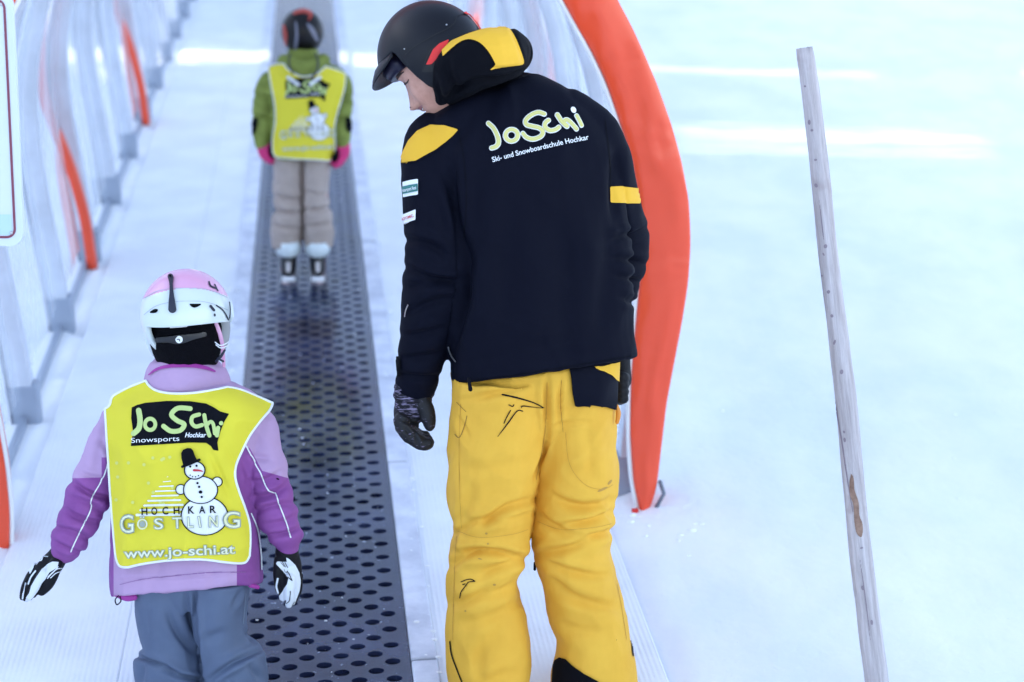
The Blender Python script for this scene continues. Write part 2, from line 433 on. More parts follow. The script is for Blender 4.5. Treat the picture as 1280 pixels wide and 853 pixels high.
# red tab and lacing at the foot
M_red = mat('red_tab', (.7, .03, .02, 1), .5)
for s_ in (-1, 1):
    mb = MB(); u0, h0 = PA(790, 634); mb.bbox(lambda x, y, z: BP(s_ * x, y, z), (u0 - .008, ZA - .05, h0 - .008), (u0 + .012, ZA - .035, h0 + .012)); mb.build('corner_tab', M_red, ent)
    mb = MB(); mb.tube([BP(s_ * 1.105, ZA - .03, .11), BP(s_ * 1.115, ZA - .045, .075), BP(s_ * 1.10, ZA - .04, .04), BP(s_ * 1.075, ZA - .04, -.01)], .0065, n=8); mb.build('tie_down', M_iron, ent, True)

# ribs
M_alu = mat('frosted_aluminium', (.58, .61, .67, 1), .38, bump=[(40, .15, .003)], metal=.2, col2=(.68, .72, .8, 1), cscale=6)
M_alu_d = mat('grey_bracket', (.34, .39, .48, 1), .45, metal=.4, bump=[(50, .2, .003)], col2=(.36, .41, .5, 1), cscale=12)
rib_r = [(1.0, .0), (1.0, .10)]
rib_pts = [(p[0] - .0, p[1]) for p in E_in]
def rprof(off=0.0):
    # smooth arch: foot at u=.99, bulging to 1.10, crown 2.12
    base = [(.985, .0), (1.0, .25), (1.03, .5), (1.055, .75), (1.06, .95), (1.03, 1.15), (.96, 1.38), (.86, 1.6), (.70, 1.81), (.47, 1.98), (.24, 2.06), (0, 2.09)]
    return [(u + off * (1 if h < 1.6 else u), h + off * (0 if h < 1 else (h - 1))) for u, h in base]
vribs = []
nr = 30
vr0 = (G(60, 525) - B0).dot(BV)
sp = ((G(182, 150) - B0).dot(BV) - vr0) / 5
print('rib start', vr0, 'spacing', sp, 'arch', ZA)
vr = [ZA + .13] + [vr0 + sp * k for k in range(0, nr)]
for k, v in enumerate(vr):
    a = resample(full(rprof(0)), 60); c = resample(full(rprof(.08)), 60)
    rings = []
    for p, q in zip(a, c): rings.append([BP(p.x, v - .035, p.y), BP(q.x, v - .035, q.y), BP(q.x, v + .035, q.y), BP(p.x, v + .035, p.y)])
    mb = MB(); mb.loft(rings); rib = bevel(mb.build('rib', M_alu, tun), .006)
    a = resample(full(rprof(.0805)), 60); c = resample(full(rprof(.092)), 60); rings = []
    for p, q in zip(a, c): rings.append([BP(p.x, v - .037, p.y), BP(q.x, v - .037, q.y), BP(q.x, v + .03, q.y), BP(p.x, v + .03, p.y)])
    mb = MB(); mb.loft(rings); mb.build('gasket', M_iron, rib)
    for s_ in (-1, 1):
        mb = MB(); mb.bbox(lambda x, y, z: BP(s_ * x, y, z), (.975, v - .038, -.02), (1.078, v + .038, .15)); bevel(mb.build('foot_bracket', M_alu_d, rib), .012)
# clear panels
def sstep0(a, b, x): t = min(1, max(0, (x - a) / (b - a))); return t * t * (3 - 2 * t)
def panel_mat():
    m = bpy.data.materials.new('clear_panel'); m.use_nodes = True; nt = m.node_tree; L = nt.links.new
    out = nt.nodes['Material Output']; b = nt.nodes['Principled BSDF']; b.inputs['Base Color'].default_value = (.86, .89, .93, 1); b.inputs['Roughness'].default_value = .3
    tr = nt.nodes.new('ShaderNodeBsdfTransparent'); tr.inputs['Color'].default_value = (.93, .95, .97, 1)
    tl = nt.nodes.new('ShaderNodeBsdfTranslucent'); tl.inputs['Color'].default_value = (.85, .88, .93, 1)
    gl = nt.nodes.new('ShaderNodeBsdfGlossy'); gl.inputs['Roughness'].default_value = .12; gl.inputs['Color'].default_value = (.9, .92, .95, 1)
    tc = nt.nodes.new('ShaderNodeTexCoord'); mp = nt.nodes.new('ShaderNodeMapping'); mp.inputs['Scale'].default_value = (7, 7, .7); L(tc.outputs['Object'], mp.inputs['Vector'])
    n = nt.nodes.new('ShaderNodeTexNoise'); n.inputs['Scale'].default_value = 1.6; n.inputs['Detail'].default_value = 4; L(mp.outputs['Vector'], n.inputs['Vector'])
    r = nt.nodes.new('ShaderNodeMapRange'); r.inputs['From Min'].default_value = .35; r.inputs['From Max'].default_value = .7; r.inputs['To Min'].default_value = .25; r.inputs['To Max'].default_value = .8; L(n.outputs['Fac'], r.inputs['Value'])
    fr = nt.nodes.new('ShaderNodeFresnel'); fr.inputs['IOR'].default_value = 1.45
    m1 = nt.nodes.new('ShaderNodeMixShader'); m1.inputs[0].default_value = .5; L(b.outputs[0], m1.inputs[1]); L(tl.outputs[0], m1.inputs[2])
    m2 = nt.nodes.new('ShaderNodeMixShader'); L(r.outputs[0], m2.inputs[0]); L(tr.outputs[0], m2.inputs[1]); L(m1.outputs[0], m2.inputs[2])
    m3 = nt.nodes.new('ShaderNodeMixShader'); L(fr.outputs[0], m3.inputs[0]); L(m2.outputs[0], m3.inputs[1]); L(gl.outputs[0], m3.inputs[2])
    L(m3.outputs[0], out.inputs['Surface']); return m
M_panel = panel_mat()
vp = [ZA + .04] + vr
for k in range(len(vp) - 1):
    v0, v1 = vp[k] + (.05 if k else 0.01), vp[k + 1] - .05
    if v1 - v0 < .1: continue
    trim = .17 if k in (3, 6, 9, 12) else 0
    prof = resample(full(rprof(.045)), 50); prof = [p for p in prof if p.y > .05]
    vs = []; fs = []
    m = 7
    for p in prof:
        for j in range(m):
            t = j / (m - 1); wob = .007 * math.sin(t * 9 + k * 2.1) * math.sin(math.pi * t)
            vs.append(BP(p.x * (1 + wob), v0 + (v1 - v0 - trim * (1 - sstep0(.45, .8, p.y))) * t, p.y * (1 + wob)))
    for i in range(len(prof) - 1):
        for j in range(m - 1):
            a = i * m + j; fs.append((a, a + 1, a + m + 1, a + m))
    o = link('clear_panel', mesh('clear_panel', vs, fs), M_panel, tun, True)
    for s_ in (-1, 1):
        mb = MB(); mb.bbox(lambda x, y, z: BP(s_ * x, y, z), (1.02, v0 - .01 if k else v0, -.02), (1.045, v1 + .01, .032)); bevel(mb.build('base_rail', M_alu_d, tun), .005)
def bandp(off): return [(u + off + .085 * sstep0(.35, .85, h), h + (off + .08) * (0 if h < 1 else (h - 1))) for u, h in rprof(0)]
# red-orange closing bands outside the ribs, every third rib
for k in (3, 6):
    v = vr[k]
    arch_band('closing_band', full(bandp(-.01)), full(bandp(.035)), v - .17, v - .12, M_tarp, tun)
# ------------------------------------------------------------------ cloth and figure tools
def remesh(me, voxel, it=3, fac=.5):
    o = bpy.data.objects.new('tmp', me); C.objects.link(o)
    m = o.modifiers.new('r', 'REMESH'); m.mode = 'VOXEL'; m.voxel_size = voxel; m.adaptivity = 0
    if it:
        s = o.modifiers.new('s', 'SMOOTH'); s.factor = fac; s.iterations = it
    dg = bpy.context.evaluated_depsgraph_get(); dg.update()
    out = bpy.data.meshes.new_from_object(o.evaluated_get(dg))
    bpy.data.objects.remove(o); return out
def coords(me):
    a = np.empty(len(me.vertices) * 3); me.vertices.foreach_get('co', a); return a.reshape(-1, 3)
def normals(me):
    a = np.empty(len(me.vertices) * 3, dtype=np.float32); me.vertex_normals.foreach_get('vector', a); return a.reshape(-1, 3).astype(float)
def setco(me, a): me.vertices.foreach_set('co', a.ravel()); me.update()
def topx(a):  # world points -> photo pixels
    d = a - np.array(CAM); dep = d @ np.array(FWD)
    return 640 + F * d[:, 0] / dep, 426.5 - F * (d @ np.array(UPV)) / dep
def folds(me, fl, noise_amp=.0, noise_sc=9., stretch=(1, 1, 1), seed=0, ridge=.0):
    """fl: (x1,y1,x2,y2,width_px,depth_mm[,bend_px]) creases on the side that faces the viewer; plus loose cloth undulation"""
    a = coords(me); n = normals(me); px, py = topx(a)
    back = np.clip((-n[:, 1] + .55) / .5, 0, 1)
    disp = np.zeros(len(a))
    for f in fl:
        x1, y1, x2, y2, wd, dp = f[:6]; bend = f[6] if len(f) > 6 else 0
        L = math.hypot(x2 - x1, y2 - y1); tx, ty = (x2 - x1) / L, (y2 - y1) / L
        s = (px - x1) * tx + (py - y1) * ty; q = np.clip(s / L, 0, 1)
        d = -(px - x1) * ty + (py - y1) * tx - bend * 4 * q * (1 - q)
        over = np.maximum(0, np.maximum(-s, s - L)); tap = np.sin(np.pi * np.clip(q * .9 + .05, 0, 1)) ** .7 * np.exp(-(over / (wd * 1.5)) ** 2)
        prof = -np.exp(-(d / wd) ** 2) + .55 * np.exp(-((d + wd * 1.9) / (wd * 1.3)) ** 2) + .35 * np.exp(-((d - wd * 2.1) / (wd * 1.5)) ** 2)
        disp += prof * tap * dp * .0017 * back
    if noise_amp:
        nz = np.empty(len(a)); sx_, sy_, sz_ = [noise_sc * k for k in stretch]
        for i, (x, y, z) in enumerate(a):
            v = Vector((x * sx_ + seed, y * sy_, z * sz_)); wv = noise.noise(v * .6) * 1.1
            t = noise.noise(Vector((v.x + wv, v.y, v.z + wv * 1.5)))
            nz[i] = (1 - 2.2 * abs(t)) * .6 + noise.noise(v * 2.3) * .3
        disp += nz * noise_amp
    setco(me, a + n * disp[:, None])
def bvh(me): 
    return BVHTree.FromPolygons([v.co.copy() for v in me.vertices], [tuple(p.vertices) for p in me.polygons])
def union_bvh(mes):
    vs = []; fs = []
    for me in mes:
        n = len(vs); vs += [v.co.copy() for v in me.vertices]; fs += [tuple(i + n for i in p.vertices) for p in me.polygons]
    return BVHTree.FromPolygons(vs, fs)

# signed distance shapes in photo pixels (negative inside)
def sd_poly(pts):
    P_ = np.array(pts, float)
    def f(x, y):
        d = np.full(x.shape, 1e9); ins = np.zeros(x.shape, bool); n = len(P_)
        for i in range(n):
            ax, ay = P_[i]; bx, by = P_[(i + 1) % n]
            ex, ey = bx - ax, by - ay; wx, wy = x - ax, y - ay
            t = np.clip((wx * ex + wy * ey) / (ex * ex + ey * ey + 1e-12), 0, 1)
            d = np.minimum(d, (wx - ex * t) ** 2 + (wy - ey * t) ** 2)
            c = ((ay <= y) & (by > y)) | ((by <= y) & (ay > y))
            xi = ax + (y - ay) / (ey if abs(ey) > 1e-12 else 1e-12) * ex
            ins ^= c & (x < xi)
        d = np.sqrt(d); return np.where(ins, -d, d)
    f.bb = (P_[:, 0].min(), P_[:, 1].min(), P_[:, 0].max(), P_[:, 1].max()); return f
def spline(pts, n=8):
    pts = [np.array(p, float) for p in pts]; out = []
    for i in range(len(pts) - 1):
        p0 = pts[max(i - 1, 0)]; p1 = pts[i]; p2 = pts[i + 1]; p3 = pts[min(i + 2, len(pts) - 1)]
        for k in range(n):
            t = k / n; out.append(.5 * ((2 * p1) + (-p0 + p2) * t + (2 * p0 - 5 * p1 + 4 * p2 - p3) * t * t + (-p0 + 3 * p1 - 3 * p2 + p3) * t ** 3))
    out.append(pts[-1]); return np.array(out)
def sd_stroke(pts, r, smooth=True, closed=False):
    """pts (x,y) or (x,y,radius)"""
    pts = [tuple(p) if len(p) == 3 else (p[0], p[1], r) for p in pts]
    if closed: pts = pts + [pts[0]]
    P_ = spline(pts) if smooth and len(pts) > 2 else np.array(pts, float)
    def f(x, y):
        d = np.full(x.shape, 1e9)
        for i in range(len(P_) - 1):
            ax, ay, ar = P_[i]; bx, by, br = P_[i + 1]; ex, ey = bx - ax, by - ay
            t = np.clip(((x - ax) * ex + (y - ay) * ey) / (ex * ex + ey * ey + 1e-12), 0, 1)
            d = np.minimum(d, np.hypot(x - ax - ex * t, y - ay - ey * t) - (ar + (br - ar) * t))
        return d
    m = P_[:, 2].max(); f.bb = (P_[:, 0].min() - m, P_[:, 1].min() - m, P_[:, 0].max() + m, P_[:, 1].max() + m); return f
def sd_ell(cx, cy, rx, ry, rot=0):
    c, s = math.cos(R(rot)), math.sin(R(rot))
    def f(x, y):
        a = (x - cx) * c + (y - cy) * s; b = -(x - cx) * s + (y - cy) * c
        k = np.hypot(a / rx, b / ry); return (k - 1) * min(rx, ry)
    m = max(rx, ry); f.bb = (cx - m, cy - m, cx + m, cy + m); return f
def bbu(fs): return (min(f.bb[0] for f in fs), min(f.bb[1] for f in fs), max(f.bb[2] for f in fs), max(f.bb[3] for f in fs))
def sd_union(*fs):
    def f(x, y):
        d = fs[0](x, y)
        for g in fs[1:]: d = np.minimum(d, g(x, y))
        return d
    f.bb = bbu(fs); return f
def sd_sub(a, b):
    def f(x, y): return np.maximum(a(x, y), -b(x, y))
    f.bb = a.bb; return f
def sd_and(a, b):
    def f(x, y): return np.maximum(a(x, y), b(x, y))
    f.bb = a.bb; return f
def grow(a, k):
    def f(x, y): return a(x, y) - k
    f.bb = (a.bb[0] - k, a.bb[1] - k, a.bb[2] + k, a.bb[3] + k); return f
def ring(a, k):
    def f(x, y): return np.abs(a(x, y)) - k
    f.bb = (a.bb[0] - k, a.bb[1] - k, a.bb[2] + k, a.bb[3] + k); return f

def march(sd, step):
    x0, y0, x1, y1 = sd.bb; x0 -= step; y0 -= step; x1 += step; y1 += step
    gx = np.arange(x0, x1 + step, step); gy = np.arange(y0, y1 + step, step)
    X, Y = np.meshgrid(gx, gy); V = sd(X, Y); V = np.where(np.abs(V) < 1e-6, -1e-6, V)
    vs = []; key = {}; fs = []
    def node(i, j):
        k = (i, j)
        if k not in key: key[k] = len(vs); vs.append((gx[i], gy[j]))
        return key[k]
    def edge(i, j, k, l):
        e = (i, j, k, l) if (i, j) < (k, l) else (k, l, i, j)
        if e not in key:
            a, b = V[e[1], e[0]], V[e[3], e[2]]; t = a / (a - b)
            key[e] = len(vs); vs.append((gx[e[0]] + (gx[e[2]] - gx[e[0]]) * t, gy[e[1]] + (gy[e[3]] - gy[e[1]]) * t))
        return key[e]
    ins = V < 0
    anyc = ins[:-1, :-1] | ins[1:, :-1] | ins[:-1, 1:] | ins[1:, 1:]
    for j, i in zip(*np.nonzero(anyc)):
        cs = [(i, j), (i + 1, j), (i + 1, j + 1), (i, j + 1)]; poly = []
        for k in range(4):
            a = cs[k]; b = cs[(k + 1) % 4]; ia = ins[a[1], a[0]]; ib = ins[b[1], b[0]]
            if ia: poly.append(node(*a))
            if ia != ib: poly.append(edge(*a, *b))
        if len(poly) >= 3: fs.append(tuple(poly))
    return vs, fs
class Surf:
    """finds the side of a surface that faces the viewer, for laying prints, patches and piping on it"""
    def __init__(s, tree, smooth=None, bb=None, step=3.0, off=0): 
        s.t = tree; s.h = None
        if smooth is not None:
            x0, y0, x1, y1 = bb; s.x0, s.y0, s.st = x0, y0, step
            nx_, ny_ = int((x1 - x0) / step) + 2, int((y1 - y0) / step) + 2
            H = np.full((ny_, nx_), np.nan)
            for j in range(ny_):
                for i in range(nx_):
                    r = s.hit(x0 + i * step, y0 + j * step)
                    if r is not None: H[j, i] = r
            for _ in range(400):
                m = np.isnan(H)
                if not m.any(): break
                Pd = np.pad(H, 1, constant_values=np.nan); st = np.stack([Pd[:-2, 1:-1], Pd[2:, 1:-1], Pd[1:-1, :-2], Pd[1:-1, 2:]])
                cnt = (~np.isnan(st)).sum(0); avg = np.where(cnt > 0, np.nansum(st, 0) / np.maximum(cnt, 1), np.nan)
                H = np.where(m, avg, H)
            for _ in range(smooth):
                Pd = np.pad(H, 1, mode='edge'); H2 = (Pd[:-2, 1:-1] + Pd[2:, 1:-1] + Pd[1:-1, :-2] + Pd[1:-1, 2:] + 2 * H) / 6; H = np.minimum(H2, H + .004)
            s.h = H - off
    def hit(s, x, y):
        d = ray(x, y); r = s.t.ray_cast(CAM, d.normalized())
        return None if r[0] is None else r[0].y
    def at(s, x, y, lift):
        if s.h is not None:
            fx, fy = (x - s.x0) / s.st, (y - s.y0) / s.st; ny_, nx_ = s.h.shape
            fx = min(max(fx, 0), nx_ - 1.001); fy = min(max(fy, 0), ny_ - 1.001); i, j = int(fx), int(fy); a, b = fx - i, fy - j
            Y = (s.h[j, i] * (1 - a) + s.h[j, i + 1] * a) * (1 - b) + (s.h[j + 1, i] * (1 - a) + s.h[j + 1, i + 1] * a) * b
            return P(x, y, Y - lift)
        d = ray(x, y).normalized(); r = s.t.ray_cast(CAM, d)
        if r[0] is None:
            # just past the rim: nearest point of the surface
            p = CAM + d * (s.last - CAM).length if hasattr(s, 'last') else CAM + d * 4.3
            q = s.t.find_nearest(p); 
            return q[0] + q[1] * lift
        s.last = r[0]; n = r[1] if r[1].dot(d) < 0 else -r[1]
        return r[0] + n * lift - d * lift * .3
def decal(name, sd, step, surf, lift, m, parent, thick=0, mark=None):
    v2, fs = march(sd, step)
    vs = [surf.at(x, y, lift) for x, y in v2]
    me = mesh(name, vs, [tuple(reversed(f)) for f in fs])
    o = link(name, me, m, parent, True)
    n = sum((Vector(p.normal) for p in me.polygons), Vector((0, 0, 0)))
    if n.y > 0: me.flip_normals()
    if thick:
        s = o.modifiers.new('thick', 'SOLIDIFY'); s.thickness = thick; s.offset = -1
    return o
def decals(name, shapes, *a, **k):
    return [decal(name, f, *a, **k) for f in shapes]
def text2d(s, shear=0, bold=0):
    cu = bpy.data.curves.new('t', 'FONT'); cu.body = s; cu.size = 1; cu.offset = bold; cu.shear = shear; cu.resolution_u = 4; cu.dimensions = '2D'; cu.fill_mode = 'FRONT'
    o = bpy.data.objects.new('t', cu); C.objects.link(o); dg = bpy.context.evaluated_depsgraph_get(); dg.update()
    me = bpy.data.meshes.new_from_object(o.evaluated_get(dg)); bpy.data.objects.remove(o)
    vs = [(v.co.x, v.co.y) for v in me.vertices]; fs = [tuple(p.vertices) for p in me.polygons]; return vs, fs
def text_decal(name, s, x0, y0, x1, y1, h, surf, lift, m, parent, shear=0, bold=0, arc=0, ref=None):
    """text from (x0,y0) to (x1,y1) baseline in pixels, cap height h px"""
    vs, fs = text2d(s, shear, bold)
    rv, _ = text2d(ref or s, shear, 0)
    mn = min(v[0] for v in rv); mx = max(v[0] for v in rv); cap = .7
    L = math.hypot(x1 - x0, y1 - y0); tx, ty = (x1 - x0) / L, (y1 - y0) / L; out = []
    for x, y in vs:
        q = (x - mn) / (mx - mn); hh = y / cap * h
        a = q * L; bend = -arc * 4 * q * (1 - q)
        out.append((x0 + tx * a + ty * (hh + bend) , y0 + ty * a - tx * (hh + bend)))
    me = mesh(name, [surf.at(x, y, lift) for x, y in out], fs)
    o = link(name, me, m, parent, False); n = sum((Vector(p.normal) * p.area for p in me.polygons), Vector((0, 0, 0)))
    if n.y > 0: me.flip_normals()
    return o
def ell_ring(pl, pr, hd, Yl, Yr, n=36, e=2.3, tb=0.0):
    """one horizontal section of a garment between two outline points; hd half depth in metres"""
    a = P(pl[0], pl[1], Yl); b = P(pr[0], pr[1], Yr); c = (a + b) / 2; u = (b - a) / 2
    v = Vector((-u.y, u.x, 0)).normalized() * hd; out = []
    for k in range(n):
        q = 2 * math.pi * k / n; cc, ss = math.cos(q), math.sin(q)
        tow = max(0.0, -(v * ss).y / (abs(v.y) + 1e-9)) if abs(v.y) > 1e-6 else 0
        out.append(Vector((0, 0, tb * tow ** .7)) + c + u * (abs(cc) ** (2 / e) * (1 if cc >= 0 else -1)) + v * (abs(ss) ** (2 / e) * (1 if ss >= 0 else -1)))
    return out
def dense(rows, n):
    """interpolate a table of numbers smoothly"""
    return spline(rows, n)
def px_tube(mb, pts, Y0, n=20, dn=4, flat=1.0):
    """pts: (px, py, radius_px, dY)"""
    q = dense(pts, dn); mb.tube([P(a[0], a[1], Y0 + a[3]) for a in q], [a[2] * (Y0 + a[3]) / F for a in q], n=n, flat=flat)
def paint(me, mats_fn, nm):
    """give each face the material its place on the garment has (colour blocks sewn together)"""
    a = coords(me); px, py = topx(a); idx = np.zeros(len(me.polygons), int)
    cen = np.empty(len(me.polygons) * 3); me.polygons.foreach_get('center', cen); cen = cen.reshape(-1, 3)
    cx, cy = topx(cen); idx = mats_fn(cx, cy, cen).astype(np.int32); me.polygons.foreach_set('material_index', idx)
# ------------------------------------------------------------------ cloth materials
def creases(nt, b, tc):
    # small sharp creases of a coated shell fabric
    L = nt.links.new; old = b.inputs['Normal'].links[0].from_socket if b.inputs['Normal'].links else None
    mp = nt.nodes.new('ShaderNodeMapping'); mp.inputs['Scale'].default_value = (1, 1, 1.5); mp.inputs['Rotation'].default_value = (.3, .5, 0); L(tc.outputs['Object'], mp.inputs['Vector'])
    n = nt.nodes.new('ShaderNodeTexNoise'); n.noise_type = 'RIDGED_MULTIFRACTAL'; n.inputs['Scale'].default_value = 7; n.inputs['Detail'].default_value = 2.5; n.inputs['Roughness'].default_value = .45; n.inputs['Distortion'].default_value = .6; L(mp.outputs['Vector'], n.inputs['Vector'])
    bp = nt.nodes.new('ShaderNodeBump'); bp.inputs['Strength'].default_value = .5; bp.inputs['Distance'].default_value = .011; L(n.outputs['Fac'], bp.inputs['Height'])
    if old: L(old, bp.inputs['Normal'])
    L(bp.outputs['Normal'], b.inputs['Normal'])
FAB = [(420, .35, .0012), (30, .12, .006)]
M_navy = mat('navy_softshell', (.0030, .0038, .0105, 1),   .76, bump=FAB, spec=.08, extra=creases)
M_navy2 = mat('black_lining', (.002, .0024, .005, 1), .85, bump=FAB, spec=.1)
M_yel = mat('yellow_ski_cloth', (.70, .37, .042, 1), .7, bump=FAB, spec=.15, col2=(.78, .44, .055, 1), cscale=5, extra=creases)
M_yel2 = mat('yellow_panel', (.76, .43, .04, 1), .7, bump=FAB, spec=.15)
M_print_y = mat('pale_yellow_print', (.62, .58, .20, 1), .6)
M_print_w = mat('white_print', (.80, .82, .84, 1), .6)
M_print_k = mat('black_print', (.003, .0035, .007, 1), .7, spec=.1)
M_green = mat('green_print', (.02, .16, .15, 1), .6)
M_redp = mat('red_print', (.5, .02, .03, 1), .6)
M_skin = mat('skin', (.50, .245, .175, 1), .5, bump=[(120, .3, .001), (500, .3, .0006)], col2=(.62, .33, .25, 1), cscale=26, spec=.4)
M_skin.node_tree.nodes['Principled BSDF'].inputs['Subsurface Weight'].default_value = .08
M_lip = mat('lips', (.42, .15, .15, 1), .45)
M_stub = mat('stubble', (.36, .21, .18, 1), .6)
M_brow = mat('eyebrow', (.05, .03, .025, 1), .8)
M_helm = mat('matt_black_helmet', (.0035, .004, .008, 1), .42, spec=.28, bump=[(300, .1, .0005)])
M_helm_line = mat('helmet_groove', (.002, .002, .004, 1), .6)
M_redst = mat('red_strap', (.75, .02, .02, 1), .5, bump=[(200, .5, .002)])
M_lens = mat('goggle_lens', (.012, .011, .03, 1), .35, spec=.3)
M_glove = mat('black_glove', (.004, .004, .007, 1), .65, bump=[(200, .5, .002)], spec=.25)
def melange(nt, b, tc):
    L = nt.links.new; mp = nt.nodes.new('ShaderNodeMapping'); mp.inputs['Scale'].default_value = (30, 30, 170); mp.inputs['Rotation'].default_value = (0, .35, 0)
    L(tc.outputs['Object'], mp.inputs['Vector']); n = nt.nodes.new('ShaderNodeTexNoise'); n.inputs['Scale'].default_value = 1.6; n.inputs['Detail'].default_value = 2; L(mp.outputs['Vector'], n.inputs['Vector'])
    r = nt.nodes.new('ShaderNodeValToRGB'); r.color_ramp.elements[0].position = .50; r.color_ramp.elements[1].position = .62
    r.color_ramp.elements[0].color = (.006, .005, .012, 1); r.color_ramp.elements[1].color = (.22, .19, .30, 1); L(n.outputs['Fac'], r.inputs['Fac']); L(r.outputs['Color'], b.inputs['Base Color'])
M_melange = mat('flecked_knit_cuff', (.05, .05, .08, 1), .9, bump=[(150, .8, .004)], extra=melange)
def flecks(nt, b, tc):
    L = nt.links.new; mp = nt.nodes.new('ShaderNodeMapping'); mp.inputs['Scale'].default_value = (40, 40, 110); mp.inputs['Rotation'].default_value = (0, -.8, 0)
    L(tc.outputs['Object'], mp.inputs['Vector']); n = nt.nodes.new('ShaderNodeTexNoise'); n.inputs['Scale'].default_value = 2; n.inputs['Detail'].default_value = 2; L(mp.outputs['Vector'], n.inputs['Vector'])
    r = nt.nodes.new('ShaderNodeValToRGB'); r.color_ramp.elements[0].position = .62; r.color_ramp.elements[1].position = .70
    r.color_ramp.elements[0].color = (.003, .003, .006, 1); r.color_ramp.elements[1].color = (.12, .10, .17, 1); L(n.outputs['Fac'], r.inputs['Fac']); L(r.outputs['Color'], b.inputs['Base Color'])
M_fleck = mat('flecked_glove', (.01, .01, .02, 1), .65, bump=[(150, .6, .003)], extra=flecks)
M_boot = mat('black_boot_plastic', (.012, .012, .015, 1), .3, spec=.5)
M_buckle = mat('boot_buckle', (.5, .5, .52, 1), .3, metal=.8)

def foot_py(x, Y):
    return topx(np.array([[0.0, Y, terrain(Y)]]))[1][0]
def cut(me, lines):
    # cut a cloth mesh along straight sewing lines given in picture points
    bm = bmesh.new(); bm.from_mesh(me)
    for a, b in lines:
        ra, rb = ray(*a), ray(*b); bmesh.ops.bisect_plane(bm, geom=bm.verts[:] + bm.edges[:] + bm.faces[:], plane_co=CAM, plane_no=ra.cross(rb).normalized())
    bm.to_mesh(me); bm.free(); me.update()
def boots(root, centers, m_shell, m_cuff, sc=1.0, heading=0.0, z0=None, buckle=True):
    """ski boots: centers = world points on the ground under each ankle"""
    for c in centers:
        c = Vector(c); fd = Vector((math.sin(heading), math.cos(heading), SL if z0 is None else 0)).normalized(); rt = Vector((math.cos(heading), -math.sin(heading), 0)); up = rt.cross(fd)
        def q(a, b, d): return c + rt * a * sc + fd * b * sc + up * d * sc
        mb = MB(); rings = []
        for d, f0, f1, wd in ((0, -.10, .21, .045), (.02, -.105, .215, .048), (.035, -.10, .20, .05), (.06, -.098, .185, .05), (.085, -.095, .14, .05), (.11, -.09, .09, .05), (.15, -.08, .06, .053), (.19, -.065, .06, .056)):
            m_, h_ = (f0 + f1) / 2, (f1 - f0) / 2
            rings.append([q(wd * math.copysign(abs(math.cos(t)) ** .75, math.cos(t)), m_ + h_ * math.copysign(abs(math.sin(t)) ** .8, math.sin(t)), d) for t in [2 * math.pi * k / 28 for k in range(28)]])
        mb.loft(rings); bo = mb.build('ski_boot', m_shell, root, True)
        mb = MB(); rings = []
        for d, f0, f1, wd in ((.14, -.086, .066, .058), (.18, -.075, .07, .062), (.215, -.066, .075, .062), (.22, -.05, .06, .05)):
            m_, h_ = (f0 + f1) / 2, (f1 - f0) / 2
            rings.append([q(wd * math.cos(t), m_ + h_ * math.sin(t), d) for t in [2 * math.pi * k / 28 for k in range(28)]])
        mb.loft(rings); mb.build('boot_cuff', m_cuff, bo, True)
        if buckle:
            for d, f in ((.05, .1), (.085, .07)):
                mb = MB(); mb.bbox(q, (.045, f, d), (.062, f + .035, d + .014)); bevel(mb.build('buckle', M_buckle, bo), .003)

# ------------------------------------------------------------------ ski instructor
YM = 4.30
man = empty('person', (P(665, 900, YM).x, YM, terrain(YM)), 'person in black ski jacket, yellow trousers and matt black helmet, looking down to the left', 'person')
YL, YR = YM - .06, YM + .05
def man_torso(s=0.0, k=1.0):
    rows = [ # xl yl xr yr halfdepth
        (596, 112, 650, 90, .075), (575, 120, 664, 93, .09), (553, 131, 690, 104, .11), (534, 150, 722, 122, .13), (525, 178, 748, 146, .145), (528, 212, 765, 185, .158),
        (540, 260, 772, 245, .165), (550, 320, 780, 300, .162), (556, 380, 783, 360, .165), (560, 432, 786, 408, .17), (566, 464, 789, 434, .175), (568, 480, 790.5, 447, .176)]
    q = dense(rows, 5); rings = []
    for a in q:
        c = ((a[0] + a[2]) / 2, (a[1] + a[3]) / 2)
        l = (c[0] + (a[0] - c[0]) * k, c[1] + (a[1] - c[1]) * k); r = (c[0] + (a[2] - c[0]) * k, c[1] + (a[3] - c[1]) * k)
        tb = .035 * max(0, min(1, (a[1] - 400) / 80)); rings.append(ell_ring(l, r, a[4] * k, YL + (YM - YL) * (1 - k), YR + (YM - YR) * (1 - k), e=2.5, tb=tb * (k == 1)))
    return rings
ARM_L = [(556, 160, 31, -.03), (544, 182, 40, -.055), (543, 215, 40, -.07), (546, 260, 42, -.085), (545, 310, 38.5, -.09), (541, 345, 37, -.085), (537, 385, 36.5, -.06), (531, 425, 31.5, -.03), (525, 458, 28, -.005), (520, 482, 25.5, .01)]
ARM_R = [(712, 146, 34, .0), (739, 172, 37, .015), (755, 215, 36, .04), (765, 258, 34, .08), (772, 290, 37, .14), (774, 318, 37, .15), (770, 348, 30, .17), (766, 380, 25, .18), (768, 410, 20, .18), (771, 440, 16, .17)]
mb = MB(); mb.loft(man_torso()); px_tube(mb, ARM_L, YM, n=28); px_tube(mb, ARM_R, YM, n=28)
jm = remesh(mb.mesh(), .0055, 4)
